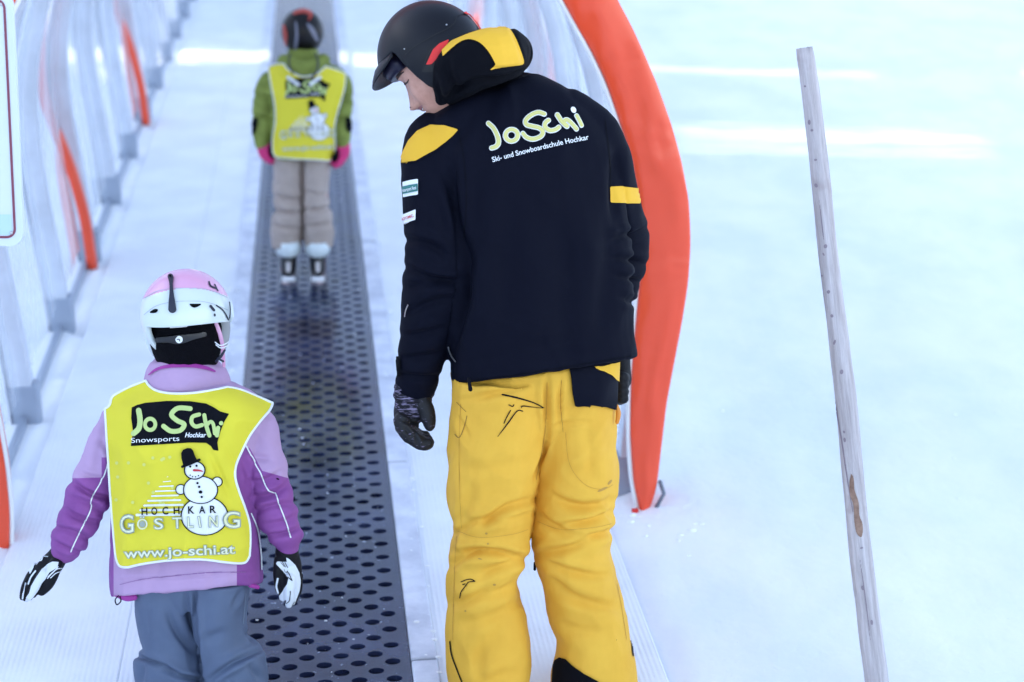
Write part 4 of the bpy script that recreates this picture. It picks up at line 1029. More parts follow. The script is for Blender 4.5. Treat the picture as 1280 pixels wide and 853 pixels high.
def bib_prints(T, k, surf, par, detail=True):
    """T maps the large bib's drawing to the place it is printed; k is its scale"""
    tp = lambda pts: [tuple(T(120 + p[0] / 3.413, 470 + p[1] / 3.413)) + ((p[2] * k,) if len(p) > 2 else ()) for p in pts]
    st = lambda pts, r, **a: sd_stroke(tp(pts), r * k, **a)
    def el(cx, cy, rx, ry, rot=0):
        c = T(120 + cx / 3.413, 470 + cy / 3.413); return sd_ell(c[0], c[1], rx / 3.413 * k, ry / 3.413 * k, rot)
    ss = .7 * max(k, .8); lift = .002
    fl = decal('logo_flag', sd_poly(tp([(152, 135), (175, 124), (210, 115), (300, 107), (400, 108), (470, 118), (502, 134), (530, 152), (568, 162), (545, 200), (530, 240), (518, 285), (523, 320), (500, 316), (490, 300), (470, 286), (400, 285), (300, 291), (148, 300), (158, 240), (150, 180)])), ss, surf, lift, M_print_k, par)
    logo = sd_union(st([(182, 148), (188, 190), (182, 225), (160, 246)], 3.4), ring(el(231, 207, 22, 24), 2.3 * k),
        st([(402, 140), (350, 138), (322, 165), (345, 190), (376, 207), (360, 232), (320, 236), (288, 215)], 3.0), st([(440, 165), (412, 175), (408, 200), (425, 216), (452, 210)], 2.5),
        st([(462, 168), (470, 210), (484, 255)], 2.5), st([(472, 212), (488, 196), (500, 206), (507, 246)], 2.2), st([(521, 222), (516, 254)], 2.6), el(534, 202, 9, 9))
    decal('logo_lettering', logo, ss * .85, surf, lift * 2, M_pale_green, fl)
    def txt(nm, s, x0, y0, x1, y1, h, m, lf, **a):
        p0 = T(120 + x0 / 3.413, 470 + y0 / 3.413); p1_ = T(120 + x1 / 3.413, 470 + y1 / 3.413)
        text_decal(nm, s, *p0, *p1_, h / 3.413 * k, surf, lf, m, par, **a)
    txt('lettering', 'Snowsports', 150, 286, 356, 277, 21, M_print_w, lift * 2)
    txt('lettering', 'Hochkar', 380, 262, 470, 262, 20, M_print_w, lift * 2, shear=.3, bold=.02)
    # mountain of stripes
    stripes = []
    for i in range(9):
        t = i / 8; y = 432 + 162 * t; stripes.append(st([(305 - 128 * t - 3, y), (306 + 82 * t + 3, y - 3)], .35 + 1.15 * t, smooth=False))
    decal('mountain_print', sd_union(*stripes), ss, surf, lift, M_print_w, par)
    if detail:
        rr = random.Random(5)
        decal('snowflake_print', sd_union(*[el(rr.uniform(85, 340), rr.uniform(320, 560), 7, 7) for _ in range(16)]), ss, surf, lift * .8, mat('pale_flake_print', (.66, .66, .16, 1), .7), par)
    parts_ = [el(421, 403, 44, 38), el(446, 487, 73, 58), el(463, 598, 100, 82), el(361, 485, 21, 21), el(518, 452, 21, 20)]
    sil = sd_union(*parts_)
    # outlines drawn as on the print: white bodies inside black contour lines
    line = sd_union(ring(parts_[0], .7 * k), sd_sub(ring(parts_[1], .55 * k), grow(parts_[0], -.4 * k)), sd_sub(ring(parts_[2], .6 * k), grow(parts_[1], -.4 * k)), sd_sub(ring(parts_[3], .55 * k), grow(parts_[1], 0)), sd_sub(ring(parts_[4], .55 * k), grow(parts_[1], 0)))
    sn = decal('snowman_print', sil, ss, surf, lift * 1.8, M_print_w, par)
    decal('snowman_outline', line, ss * .85, surf, lift * 2.8, M_print_k, sn)
    decal('snowman_hat', sd_union(st([(368, 388), (405, 374), (441, 358)], 1.6, smooth=False), sd_poly(tp([(372, 384), (364, 350), (363, 330), (372, 315), (390, 308), (405, 309), (414, 318), (420, 335), (431, 360)]))), ss, surf, lift * 3.2, M_print_k, sn)
    decal('snowman_face', sd_union(el(402, 387, 5, 5), el(429, 384, 5, 5), *[el(x, y, 3, 3) for x, y in ((402, 424), (412, 430), (425, 431), (437, 426))], el(433, 458, 5, 5), el(440, 474, 5, 5), el(446, 496, 8, 7), el(451, 517, 5, 5)), ss * .8, surf, lift * 3.2, M_print_k, sn)
    decal('snowman_nose', st([(418, 403, 1.5), (440, 404, 1.2), (456, 408, .5)], 1), ss * .8, surf, lift * 3.6, M_redp, sn)
    word = 'HOCHKAR'; xs_ = [195, 237, 284, 332, 394, 441, 487]
    for i, ch in enumerate(word):
        t = (xs_[i] - 195) / 300; txt('lettering', ch, xs_[i], 594 - 9 * t, xs_[i] + 24, 594 - 9 * t - .7, 31, M_print_k, lift * 3.6, bold=.02)
    for i, ch in enumerate('GÖSTLING'):
        x0 = [105, 176, 250, 328, 392, 442, 484, 546][i]; wd = [55, 44, 36, 38, 24, 6, 36, 68][i]; big = i in (0, 7)
        yb = [670, 656, 654, 650, 648, 646, 645, 648][i]; h = [76, 46, 46, 46, 46, 46, 46, 68][i]
        for q, (mm, off, lf) in enumerate(((M_outline, .045, 3.4), (M_pale, 0.0, 4.4))):
            txt('lettering', ch, x0, yb, x0 + wd, yb - 1, h, mm, lift * lf, bold=off, ref=ch)
    for mm, off, lf in ((M_outline, .05, 1.6), (M_pale, .006, 2.6)): txt('lettering', 'www.jo-schi.at', 122, 778, 592, 758, 40, mm, lift * lf, bold=off, ref='www.jo-schi.at')

YG = 4.36
kid = empty('person', (P(240, 940, YG).x, YG, terrain(YG)), 'child in pink and white helmet, lavender jacket and yellow snowman bib, arms held out', 'child')
def kid_torso(k=1.0):
    rows = [(196, 474, 275, 474, .062), (186, 484, 292, 482, .075), (166, 493, 314, 493, .09), (150, 506, 330, 508, .10), (143, 530, 330, 532, .112), (142, 565, 324, 565, .118), (142, 610, 320, 608, .122), (142, 650, 321, 648, .128), (141, 700, 324, 695, .135), (141, 730, 326, 720, .138), (143, 747, 326, 732, .138)]
    out = []
    for a in dense(rows, 5):
        cx, cy = (a[0] + a[2]) / 2, (a[1] + a[3]) / 2
        out.append(ell_ring((cx + (a[0] - cx) * k, cy + (a[1] - cy) * k), (cx + (a[2] - cx) * k, cy + (a[3] - cy) * k), a[4] * k, YG + .01, YG - .01, e=2.4, tb=.045 * max(0, min(1, (a[1] - 690) / 50)) * (k == 1)))
    return out
KA_L = [(168, 512, 22, 0), (152, 526, 25, .0), (142, 544, 24.5, 0), (135, 562, 26.5, .0), (127, 582, 26, 0), (121, 596, 29.5, .0), (115, 611, 26, 0), (109, 624, 28.5, -.01), (103, 639, 24.5, -.01), (98, 651, 26.5, -.02), (92, 664, 22.5, -.02), (86, 676, 23, -.03), (81, 687, 17, -.03)]
KA_R = [(306, 514, 22, 0), (322, 532, 23, .0), (325, 550, 24, .0), (327, 568, 25.5, 0), (331, 586, 29, 0), (334, 602, 25.5, .0), (339, 618, 28, 0), (343, 634, 24, -.01), (348, 648, 26.5, -.01), (353, 660, 22, -.01), (357, 671, 22.5, -.01), (359, 682, 15.5, -.01)]
mb = MB(); mb.loft(kid_torso()); px_tube(mb, KA_L, YG, n=30); px_tube(mb, KA_R, YG, n=30)
km = remesh(mb.mesh(), .0042, 3)
folds(km, [(95, 604, 135, 622, 4, 9, 5), (88, 622, 128, 640, 4, 8, -3), (84, 640, 120, 652, 3.5, 7, 3), (72, 660, 112, 675, 3.5, 6, -3), (100, 590, 130, 598, 3, 5, 2), (68, 676, 104, 690, 2.5, 6, 2), (132, 525, 120, 590, 5, 4), (128, 556, 137, 566, 3, 6),
    (312, 602, 350, 590, 4, 6, 4), (316, 622, 358, 608, 4, 9, 4), (320, 640, 364, 630, 3.5, 6, -3), (330, 655, 370, 645, 3.5, 6, 3), (338, 668, 374, 660, 3, 6, 2), (312, 570, 340, 575, 4, 4), (300, 560, 312, 600, 5, 5),
    (146, 722, 320, 714, 1.6, 3, 3), (200, 700, 190, 745, 8, 3), (260, 700, 270, 735, 8, 3)], noise_amp=.0055, noise_sc=11, seed=5)
def kcol(cx, cy, c):
    left = (cx < 142) & (cy > 598 + (cx - 95) * -.03) ; left |= (cx < 142) & (cx > 127 - (cy - 575) * .0) & (cy > 572)
    right = (cx > 296) & (cy > 588 + (cx - 325) * .28) ; right |= (cx > 296) & (cx < 312 + (cy - 560) * .55) & (cy > 560) & (cy < 600)
    side = (cx > 311) & (cy > 630)
    return (left | right | side).astype(int)
cut(km, [((95, 598), (142, 596.6)), ((127, 560), (127, 600)), ((127, 572), (142, 572)), ((325, 588), (357, 596.96)), ((312, 560), (334, 600)), ((311, 630), (311, 740)), ((311, 630), (330, 630)), ((296, 560), (330, 560)), ((296, 600), (330, 600)), ((142, 560), (142, 690)), ((296, 560), (296, 640))])
paint(km, kcol, 2)
kj = bvh(km); KSJ = Surf(kj); kjacket = link('jacket', km, [M_lav, M_pur], kid)
decal('sleeve_piping', sd_stroke([(136, 560), (133, 585), (126, 602), (115, 622), (112, 640), (98, 668), (88, 690)], .75), .7, KSJ, .0028, M_print_w, kjacket)
decal('sleeve_piping', sd_stroke([(307, 557), (318, 578), (326, 592), (334, 611), (344, 617), (349, 632), (357, 652), (363, 672)], .75), .7, KSJ, .0028, M_print_w, kjacket)
decal('side_piping', sd_stroke([(313, 642), (321, 662), (325, 690), (326, 712)], .8), .7, KSJ, .0028, M_print_w, kjacket)
decal('hem_seam', sd_stroke([(150, 731), (170, 726), (205, 721), (260, 716), (308, 715)], .4), .7, KSJ, .0012, mat('seam_thread', (.26, .13, .30, 1), .7), kjacket)
decal('toggle_opening', sd_ell(347, 599, 2, 1, 15), .5, KSJ, .0015, M_black, kjacket)
# collar
def collar_rings(rows, Yc):
    out = []
    for xl, yl, xr, yr, hd in rows: out.append(ell_ring((xl, yl), (xr, yr), hd, Yc + .01, Yc, n=40, e=2.1))
    return out
mb = MB(); mb.loft(collar_rings(dense([(180, 482, 288, 486, .088), (182, 470, 287, 474, .086), (186, 458, 282, 464, .08), (192, 450, 274, 456, .074), (200, 447, 266, 452, .066)], 4), YG - .0)); mb.loft(collar_rings(dense([(198, 449, 268, 454, .068), (202, 452, 264, 456, .06), (204, 460, 262, 462, .058)], 3), YG))
cm = remesh(mb.mesh(), .0035, 2); folds(cm, [(190, 452, 275, 457, 2, 3, -4)], noise_amp=.002, noise_sc=18, seed=2)
CS = Surf(bvh(cm)); kc = link('collar', cm, M_lav, kjacket)
decal('collar_lining', sd_stroke([(187, 469, .8), (197, 462, 1.6), (212, 458.5, 2.0), (240, 458, 2.2), (258, 461, 2.0), (268, 465, 1.0)], 2), .8, CS, .003, M_mag, kc)
# hem lining and cord at the left
mb = MB(); px_tube(mb, [(146, 743, 4, -.06), (158, 747, 5, -.09), (168, 747, 4, -.09)], YG, n=10); mb.build('hem_lining', M_mag, kjacket, True)
mb = MB(); px_tube(mb, [(148, 745, .9, -.09), (144, 750, .9, -.09), (146, 756, .9, -.09), (151, 752, .9, -.09), (150, 746, .9, -.09)], YG, n=6); mb.build('hem_cord', M_black, kjacket, True)
mb = MB(); px_tube(mb, [(313, 732, 3, -.07), (322, 734, 3, -.06)], YG, n=8); mb.build('hem_lining', M_mag, kjacket, True)

# bib
BIB = [tuple(p) for seg in ([(182, 476), (187, 483), (197, 489), (215, 492), (240, 491.5), (265, 488), (284, 484)], [(284, 484), (300, 487), (320, 495), (341, 504)], [(341, 504), (337, 513), (325, 527), (312, 545), (302, 565), (295, 582), (294, 597), (299, 615), (307, 637), (312, 655), (313, 675), (312, 695)], [(312, 695), (307, 703), (297, 704.5), (280, 703), (250, 699.5), (210, 701), (180, 705), (160, 709.5)],
    [(160, 709.5), (150, 708), (145, 697), (142, 670), (138, 620), (135.5, 580), (133.5, 550), (132, 525), (131, 511)], [(131, 511), (137, 507), (140, 497), (148, 491), (164, 483), (182, 476)]) for p in spline(seg, 4)[:-1]]
bsd = sd_poly(BIB)
VS = Surf(union_bvh([km]), smooth=6, bb=(120, 465, 352, 720), step=4, off=.009) if False else None
kmw = km.copy(); kmw.transform(Matrix.Translation(kid.location))
VS = Surf(union_bvh([kmw]), smooth=6, bb=(120, 465, 352, 720), step=4, off=.009)
v2, fs = march(bsd, 2.2)
def bibpt(x, y):
    p = VS.at(x, y, 0); e = min(0, 0)
    w_ = .006 * math.sin(x * .05 + y * .012) + .006 * math.sin(y * .045 - x * .03) + .010 * (1 - 2 * abs(noise.noise(Vector((x * .026 + 5, y * .019, 8))))) - .014 * math.exp(-((x - 262 - (y - 560) * .4) / 5) ** 2) * sstep(555, 590, y) * (1 - sstep(600, 640, y)) + .003 * noise.noise(Vector((x * .04, y * .03, 3)))
    w_ -= .006 * math.exp(-((x - 285 - (y - 565) * .55) / 3.5) ** 2) * sstep(550, 575, y) * (1 - sstep(598, 612, y))
    d = (p - CAM).normalized(); return p - d * (max(w_, -.006) + .010)
vs = [bibpt(x, y) for x, y in v2]
bm3 = mesh('bib', vs, [tuple(reversed(f)) for f in fs])
nn = sum((Vector(p.normal) for p in bm3.polygons), Vector((0, 0, 0)))
if nn.y > 0: bm3.flip_normals()
BS = Surf(bvh(bm3), smooth=0, bb=(126, 470, 346, 714), step=2.2)
bib = link('bib', bm3, M_bib, kid); sm = bib.modifiers.new('thick', 'SOLIDIFY'); sm.thickness = .0015; sm.offset = -1
bp_ = [bibpt(x, y) for x, y in BIB]; cc = MB(); cc.tube([p for p in bp_] + [bp_[0], bp_[1]], .0032, n=8); cc.build('bib_binding', M_print_w, bib, True)
bib_prints(lambda x, y: (x, y), 1.0, BS, bib)

# head under the helmet, neck, body
kc_ = P(233, 394, YG - .005); axk = head_axes(R(17), R(6), R(-4)); Fv, Rv, Uv = axk
hd_ = head_mesh(kc_ - Uv * .008, axk, .84)
bt = MB(); bt.loft(kid_torso(.84)[10:-12]); px_tube(bt, [(a, b, r * .6, d) for a, b, r, d in KA_L] + [(74, 697, 6, -.03), (66, 706, 6, -.03)], YG); px_tube(bt, [(a, b, r * .6, d) for a, b, r, d in KA_R] + [(360, 692, 6, -.01), (361, 705, 6, -.01)], YG)
px_tube(bt, [(234, 530, 30, 0), (234, 490, 26, 0), (233, 455, 24, .0), (233, 425, 25, 0)], YG)
pyk = foot_py(0, YG)
px_tube(bt, [(214, 690, 20, 0), (210, 760, 20, 0), (210, 820, 20, 0), (210, 880, 20, 0), (210, pyk - 15, 16, 0)], YG); px_tube(bt, [(272, 690, 20, 0), (276, 760, 18, 0), (278, 820, 18, 0), (288, 880, 18, 0), (292, pyk - 15, 16, 0)], YG)
b2 = remesh(bt.mesh(), .012, 3); n0 = len(hd_.v); hd_.v += [tuple(v.co) for v in b2.vertices]; hd_.f += [tuple(i + n0 for i in p.vertices) for p in b2.polygons]
hd_.build('body', M_skin, kid, True)
def rim_k(a, az):
    s_ = sstep(60, 80, a)
    if a < 60: return .035
    if a < 100: return .035 - .055 * sstep(60, 80, a)
    left = (az % 360) > 180
    return -.020 - (.062 * sstep(100, 118, a) * (1 - sstep(128, 150, a)) if left else 0) - .006 * sstep(100, 180, a)
khm = helmet_shell(kc_, axk, (.117, .120, .112, .116), rim_k, n=224, m=72)
def hcol(cx, cy, c): return (cy > 360.5 + .0042 * (cx - 235) ** 2).astype(int)
paint(khm, hcol, 2)
KH = Surf(bvh(khm)); kh = link('helmet', khm, [M_pink, M_hwhite], kid); s_ = kh.modifiers.new('thick', 'SOLIDIFY'); s_.thickness = .014; s_.offset = -1
# lower white edge of the shell coming down behind the ears
mb = MB()
def KL(f, r, u): return kc_ + Fv * f + Rv * r + Uv * u
rim_sh = []
for k in range(33):
    az = R(-128 + 0 * k)
decal('clip_strap', sd_union(sd_stroke([(214, 348, 3.4), (214.5, 356, 2.0), (215, 366, 2.2), (215.5, 378, 3.6), (216, 387, 4.6)], 3)), .8, KH, .006, M_rubber, kh, thick=.004)
decal('rivet', sd_ell(214, 348, 1.4, 1.4), .5, KH, .008, M_black, kh)
decals('vent', (sd_stroke([(189, 390.5, 1.2), (194, 389, 2.4), (196.5, 388, 1.4)], 2), sd_stroke([(238, 381, 1.0), (243, 382.5, 2.4), (250, 381, 1.0)], 2)), .6, KH, .0015, M_black, kh)
decal('shell_line', sd_union(sd_stroke([(180, 394), (195, 383), (215, 378), (240, 376.5), (262, 379), (285, 388)], .35), sd_stroke([(181, 373), (195, 365), (215, 361), (240, 360.5), (262, 363), (284, 372)], .35)), .7, KH, .001, mat('shell_seam', (.42, .44, .5, 1), .5), kh)
decals('print_marks', (sd_stroke([(261, 353), (263, 358), (270, 361)], 1.1), sd_stroke([(263, 383), (267, 388)], 1.6), sd_stroke([(270, 382), (277, 387), (281, 392), (285, 400)], .8), sd_ell(268, 394, 1.2, 2), sd_stroke([(268, 356), (272, 364)], .7)), .6, KH, .0015, M_rubber, kh)
mb = MB(); px_tube(mb, [(288, 376, 1.5, -.02), (289, 385, 2.6, -.03), (290, 395, 2.6, -.03), (288, 402, 1.5, -.02)], YG, n=10); mb.build('strap_clip', M_hwhite, kh, True)
mb = MB(); px_tube(mb, [(287, 378, .8, -.05), (288, 388, .8, -.055), (287, 398, .8, -.05)], YG, n=6); mb.build('strap_clip_edge', M_rubber, kh, True)
# ear pads either side
mb = MB(); px_tube(mb, [(187, 398, 6, .02), (186, 412, 8, .03), (189, 428, 7, .02), (193, 442, 4, .02)], YG, n=16); mb.build('ear_pad', M_hwhite, kh, True)
mb = MB(); px_tube(mb, [(276, 396, 10, .03), (277, 410, 11, .03), (276, 425, 10, .02), (273, 440, 7, .01)], YG, n=18); mb.build('ear_pad', M_foam, kh, True)
mb = MB(); px_tube(mb, [(270, 404, 2.6, -.035), (275, 418, 2.8, -.035), (278, 432, 2.6, -.03), (279, 446, 2.6, -.02), (280, 458, 2, -.01)], YG, n=10, flat=.4); mb.build('chin_strap', M_pink, kh, True)
mb = MB()
for dx, dy in ((0, 0), (1, 3.2)): px_tube(mb, [(269 + dx, 428 + dy, .8, -.06), (275 + dx, 432 + dy, .8, -.065), (282 + dx, 430 + dy, .8, -.06), (286 + dx, 427 + dy, .8, -.04)], YG, n=6)
mb.build('strap_buckle', M_print_w, kh, True)
mb = MB(); px_tube(mb, [(270, 452, 1.6, -.05), (276, 446, 1.8, -.055), (281, 438, 1.4, -.05)], YG, n=8); px_tube(mb, [(272, 448, 1.2, -.05), (279, 452, 1.4, -.05)], YG, n=8); mb.build('strap_end', M_rubber, kh, True)
# fleece hood and head-size dial
mb = MB(); mb.loft([ell_ring((a, b), (c, d), h, YG + .015, YG + .0, n=36, e=2) for a, b, c, d, h in dense([(190, 398, 272, 398, .086), (188, 410, 276, 410, .090), (189, 425, 277, 425, .088), (193, 440, 275, 442, .080), (199, 455, 270, 458, .07), (205, 468, 264, 470, .06)], 4)])
fm = remesh(mb.mesh(), .004, 2); folds(fm, [], noise_amp=.0025, noise_sc=20, seed=4); FL = Surf(bvh(fm)); fl_ = link('neck_warmer', fm, M_black, kid)
dl = decal('dial_band', sd_stroke([(199, 425, 3.2), (212, 424, 3.6), (225, 424, 5.4), (240, 421, 3.6), (254, 418, 3)], 4), .9, FL, .006, M_boot, kh, thick=.004)
decal('dial', sd_ell(224.6, 424, 4.2, 4.2), .6, FL, .009, M_print_w, dl)
decal('dial_mark', sd_stroke([(222.4, 423.4), (224.6, 423), (226, 425.2)], .5), .4, FL, .0105, M_rubber, dl)
decal('size_label', sd_stroke([(214, 410, .5), (224, 408.5, 1.1), (233, 408, 1.2)], 1), .6, FL, .006, M_print_w, fl_)

# trousers
KL_L = [(722, 168, 243), (742, 171, 243), (770, 173, 244), (795, 178, 247), (808, 181, 249), (818, 174, 250), (826, 170, 252), (853, 171, 252), (875, 173, 251), (895, 172, 250), (912, 171, 250)]
KL_R = [(722, 240, 312), (742, 241, 310), (770, 243, 307), (790, 246, 307), (801, 248, 309), (811, 249, 321), (822, 251, 330), (840, 253, 333), (853, 254, 335), (875, 256, 332), (895, 258, 331), (912, 258, 331)]
mb = MB(); mb.loft(legs(KL_L, YG - .0, .105, .095)); mb.loft(legs(KL_R, YG - .01, .105, .095))
mb.loft([ell_ring((172 + k, 700 + 14 * k), (310 - k, 698 + 14 * k), .112 - .002 * k * k, YG, YG) for k in range(5)])
ktm = remesh(mb.mesh(), .0042, 3)
folds(ktm, [(243, 735, 253, 850, 3, 12), (172, 821, 222, 842, 3, 10, -2), (196, 836, 222, 843, 2.5, 7), (222, 845, 252, 850, 3, 9), (210, 765, 242, 815, 5, 8, 4), (232, 740, 240, 790, 4, 6), (328, 812, 262, 850, 3.5, 9, 3), (292, 852, 286, 862, 2, 5), (300, 740, 290, 760, 3, 4), (180, 830, 176, 858, 5, 5), (306, 790, 315, 803, 3, 5), (185, 750, 182, 800, 5, 3), (255, 800, 280, 790, 6, 4), (310, 830, 325, 850, 4, 5), (180, 860, 245, 865, 6, 5)], noise_amp=.0045, noise_sc=10, seed=8)
KT = Surf(bvh(ktm)); kt = link('trousers', ktm, [M_grey], kid)
decal('side_seam', sd_stroke([(307, 742), (305, 765), (303.5, 780)], .4), .7, KT, .0012, mat('pale_seam', (.2, .25, .33, 1), .7), kt)
boots(kid, [(P(211, pyk, YG).x, YG, terrain(YG)), (P(287, pyk, YG).x, YG, terrain(YG))], M_hwhite, M_boot, .72)

# gloves
def kid_glove(mirror, cuff, palm, fingers, thumb, seed):
    mb = MB(); px_tube(mb, cuff, YG, n=18); px_tube(mb, palm, YG, n=18, flat=.55)
    for f in fingers: px_tube(mb, f, YG, n=12)
    px_tube(mb, thumb, YG, n=12)
    g = remesh(mb.mesh(), .0026, 2); folds(g, [], noise_amp=.0009, noise_sc=30, seed=seed); return g
g1 = kid_glove(0, [(80, 688, 12.5, -.03), (74, 694, 13.5, -.03), (70, 699, 13, -.03)], [(72, 697, 13.5, -.03), (65, 705, 15, -.035), (56, 714, 14, -.04), (50, 722, 11, -.045)],
    [[(46, 710, 6, -.03), (37, 722, 5.6, -.02), (31, 735, 5, -.015), (28, 747, 4.0, -.015)], [(50, 714, 6.5, -.045), (42, 726, 6, -.045), (36, 737, 5.4, -.045), (32, 748, 4.4, -.045)], [(54, 718, 6.5, -.06), (47, 728, 6, -.065), (41, 738, 5.4, -.07), (37, 747, 4.4, -.07)], [(57, 722, 5.5, -.05), (51, 731, 5.2, -.055), (46, 738, 4.8, -.06), (42, 744, 4, -.06)]],
    [(70, 705, 9, -.055), (66, 718, 8, -.06), (60, 731, 7, -.06), (52, 740, 5.6, -.06)], 1)
GS = Surf(bvh(g1)); o1 = link('glove', g1, [M_glove], kid)
gl = lambda pts: zp(pts, 0, 650, 7.108)
decal('palm_panel', sd_poly(gl([(520, 375), (470, 372), (420, 395), (370, 445), (320, 520), (280, 590), (262, 650), (230, 700), (215, 745), (245, 735), (290, 690), (340, 620), (370, 560), (410, 525), (440, 470), (510, 420)])), .8, GS, .0016, M_wglove, o1)
decal('glove_stripes', sd_union(*[sd_stroke(gl(p), .5) for p in ([(425, 520), (500, 440), (545, 430)], [(430, 505), (480, 455), (515, 415)], [(450, 515), (500, 470), (555, 455)])]), .6, GS, .002, M_wglove, o1)
decal('glove_marks', sd_union(*[sd_stroke(gl(p), .8) for p in ([(385, 315), (370, 360), (330, 365), (300, 410)], [(330, 345), (300, 400), (265, 455)], [(320, 455), (280, 510), (255, 570)], [(230, 560), (215, 640), (205, 700)], [(300, 420), (270, 470)])]), .6, GS, .002, M_wglove, o1)
g2 = kid_glove(1, [(358, 684, 13.5, -.01), (358, 690, 14.5, -.01), (360, 696, 15, -.01)], [(359, 694, 15.5, -.01), (361, 706, 16.5, -.015), (362, 720, 16, -.015), (363, 730, 12, -.015)],
    [[(356, 722, 6.5, -.03), (355, 734, 6, -.035), (354, 744, 5, -.03), (353.5, 748, 4, -.03)], [(362, 724, 7, -.04), (362, 738, 6.5, -.045), (361.5, 750, 5.4, -.04), (361, 756, 4, -.035)], [(369, 724, 6.5, -.02), (370, 738, 6, -.02), (368, 748, 5, -.02), (366, 753, 4, -.02)], [(374, 720, 5, .01), (374, 732, 4.6, .01), (373, 741, 4, .01)]],
    [(350, 700, 8, -.02), (348, 714, 7, -.03), (348, 728, 6, -.03), (349, 738, 5, -.03)], 2)
GS2 = Surf(bvh(g2)); o2 = link('glove', g2, [M_glove], kid)
gr = lambda pts: zp(pts, 310, 660, 7.108)
decal('palm_panel', sd_poly(gr([(340, 262), (370, 280), (420, 330), (455, 400), (465, 480), (455, 560), (430, 630), (410, 680), (375, 715), (345, 710), (335, 680), (345, 640), (310, 650), (285, 635), (280, 605), (310, 560), (350, 500), (360, 450), (320, 400), (285, 360), (250, 320), (262, 300), (310, 300), (345, 300)])), .8, GS2, .0016, M_wglove, o2)
decal('glove_marks', sd_union(*[sd_stroke(gr(p), .45) for p in ([(290, 305), (315, 340)], [(310, 302), (335, 345)], [(330, 305), (355, 350)], [(315, 370), (340, 400), (350, 385)], [(350, 380), (385, 460)], [(355, 440), (390, 470)], [(375, 560), (368, 640), (345, 668)], [(410, 655), (390, 685)])]), .5, GS2, .0026, M_glove, o2)
decal('glove_marks', sd_union(sd_stroke(gr([(490, 270), (495, 330), (500, 400)]), .8), sd_stroke(gr([(265, 450), (255, 520), (270, 575)]), 1.0)), .5, GS2, .002, M_wglove, o2)

# ------------------------------------------------------------------ small child riding up on the belt
M_gjack = mat('green_jacket', (.14, .17, .035, 1), .7, bump=FAB, spec=.15, col2=(.26, .31, .07, 1), cscale=9, extra=creases)
M_beige = mat('beige_ski_trousers', (.38, .31, .27, 1), .7, bump=FAB, spec=.15, col2=(.45, .37, .33, 1), cscale=7)
M_hpink = mat('hot_pink_glove', (.62, .02, .16, 1), .6, bump=[(100, .4, .003)])
M_hblack = mat('glossy_black_shell', (.004, .003, .004, 1), .3, spec=.3)
M_ski = mat('ski_topsheet', (.12, .11, .14, 1), .3, col2=(.6, .5, .52, 1), cscale=16, cramp=(.5, .54))
gk = G(381, 348); YK = gk.y; kz = P(381, 348, YK).z
tot = empty('person', (gk.x, gk.y, kz), 'small child in green jacket and beige trousers riding up the belt on short skis', 'child')
def tt(rows, e=2.3):
    return [ell_ring((a[0], a[1]), (a[2], a[3]), a[4], YK, YK, e=e) for a in dense(rows, 4)]
mb = MB(); mb.loft(tt([(361, 60, 396, 60, .062), (358, 68, 398, 68, .068), (356, 76, 402, 76, .07), (342, 84, 422, 84, .085), (334, 94, 432, 94, .095), (334, 112, 430, 112, .105), (338, 140, 424, 140, .11), (340, 170, 421, 170, .115), (341, 192, 418, 192, .118), (343, 199, 416, 198, .118)]))
TA_L = [(344, 95, 10, 0), (334, 104, 12, 0), (329, 126, 12, -.01), (328, 150, 12, -.01), (327, 168, 10.5, -.01), (328, 180, 9, -.01)]
TA_R = [(422, 95, 10, 0), (429, 106, 11, 0), (429, 128, 11.5, -.01), (428, 150, 11.5, -.01), (428, 168, 10.5, -.01), (428, 179, 9, -.01)]
px_tube(mb, TA_L, YK, n=20); px_tube(mb, TA_R, YK, n=20)
px_tube(mb, [(356, 78, 10, -.07), (368, 86, 12, -.10), (382, 88, 12, -.11), (396, 84, 11, -.09), (404, 76, 9, -.06)], YK, n=16)
um = remesh(mb.mesh(), .007, 3); folds(um, [(318, 120, 340, 124, 3, 8), (317, 145, 340, 150, 3, 8), (420, 125, 440, 122, 3, 8), (418, 150, 440, 146, 3, 8)], noise_amp=.004, noise_sc=11, seed=12)
US = Surf(bvh(um)); uj = link('jacket', um, M_gjack, tot)
decal('elbow_pad', sd_ell(318.5, 158, 3.6, 11, 12), 1, US, .006, M_black, uj); decal('elbow_pad', sd_ell(435, 156, 3.5, 10, -6), 1, US, .006, M_black, uj)
mb = MB(); px_tube(mb, [(363, 68, 1, -.13), (361, 80, 1, -.14), (366, 92, 1.2, -.19)], YK, n=6); mb.build('hood_cord', M_rubber, uj, True); mb = MB(); px_tube(mb, [(394, 66, 1, -.12), (398, 80, 1.2, -.14), (394, 93, 1.4, -.19), (388, 98, 1.2, -.19)], YK, n=6); mb.build('hood_cord', M_rubber, uj, True)
B2 = [tuple(p) for seg in ([(355, 80), (360, 87), (372, 94), (382, 96), (395, 93), (403, 87), (407, 83)], [(407, 83), (420, 87), (432, 92)], [(432, 92), (431, 108), (427, 125), (421, 145), (418, 162), (419, 182), (418, 197)], [(418, 197), (412, 201), (395, 200), (370, 199), (345, 197)], [(345, 197), (341, 190), (341, 172), (344, 152), (343, 130), (339, 108), (335, 84)], [(335, 84), (345, 80), (355, 80)]) for p in spline(seg, 4)[:-1]]
umw = um.copy(); umw.transform(Matrix.Translation(tot.location))
VK = Surf(bvh(umw), smooth=5, bb=(328, 74, 438, 206), step=3, off=.012)
v2, fs = march(sd_poly(B2), 2.0); vs = [VK.at(x, y, .003 + .004 * math.sin(x * .12)) for x, y in v2]
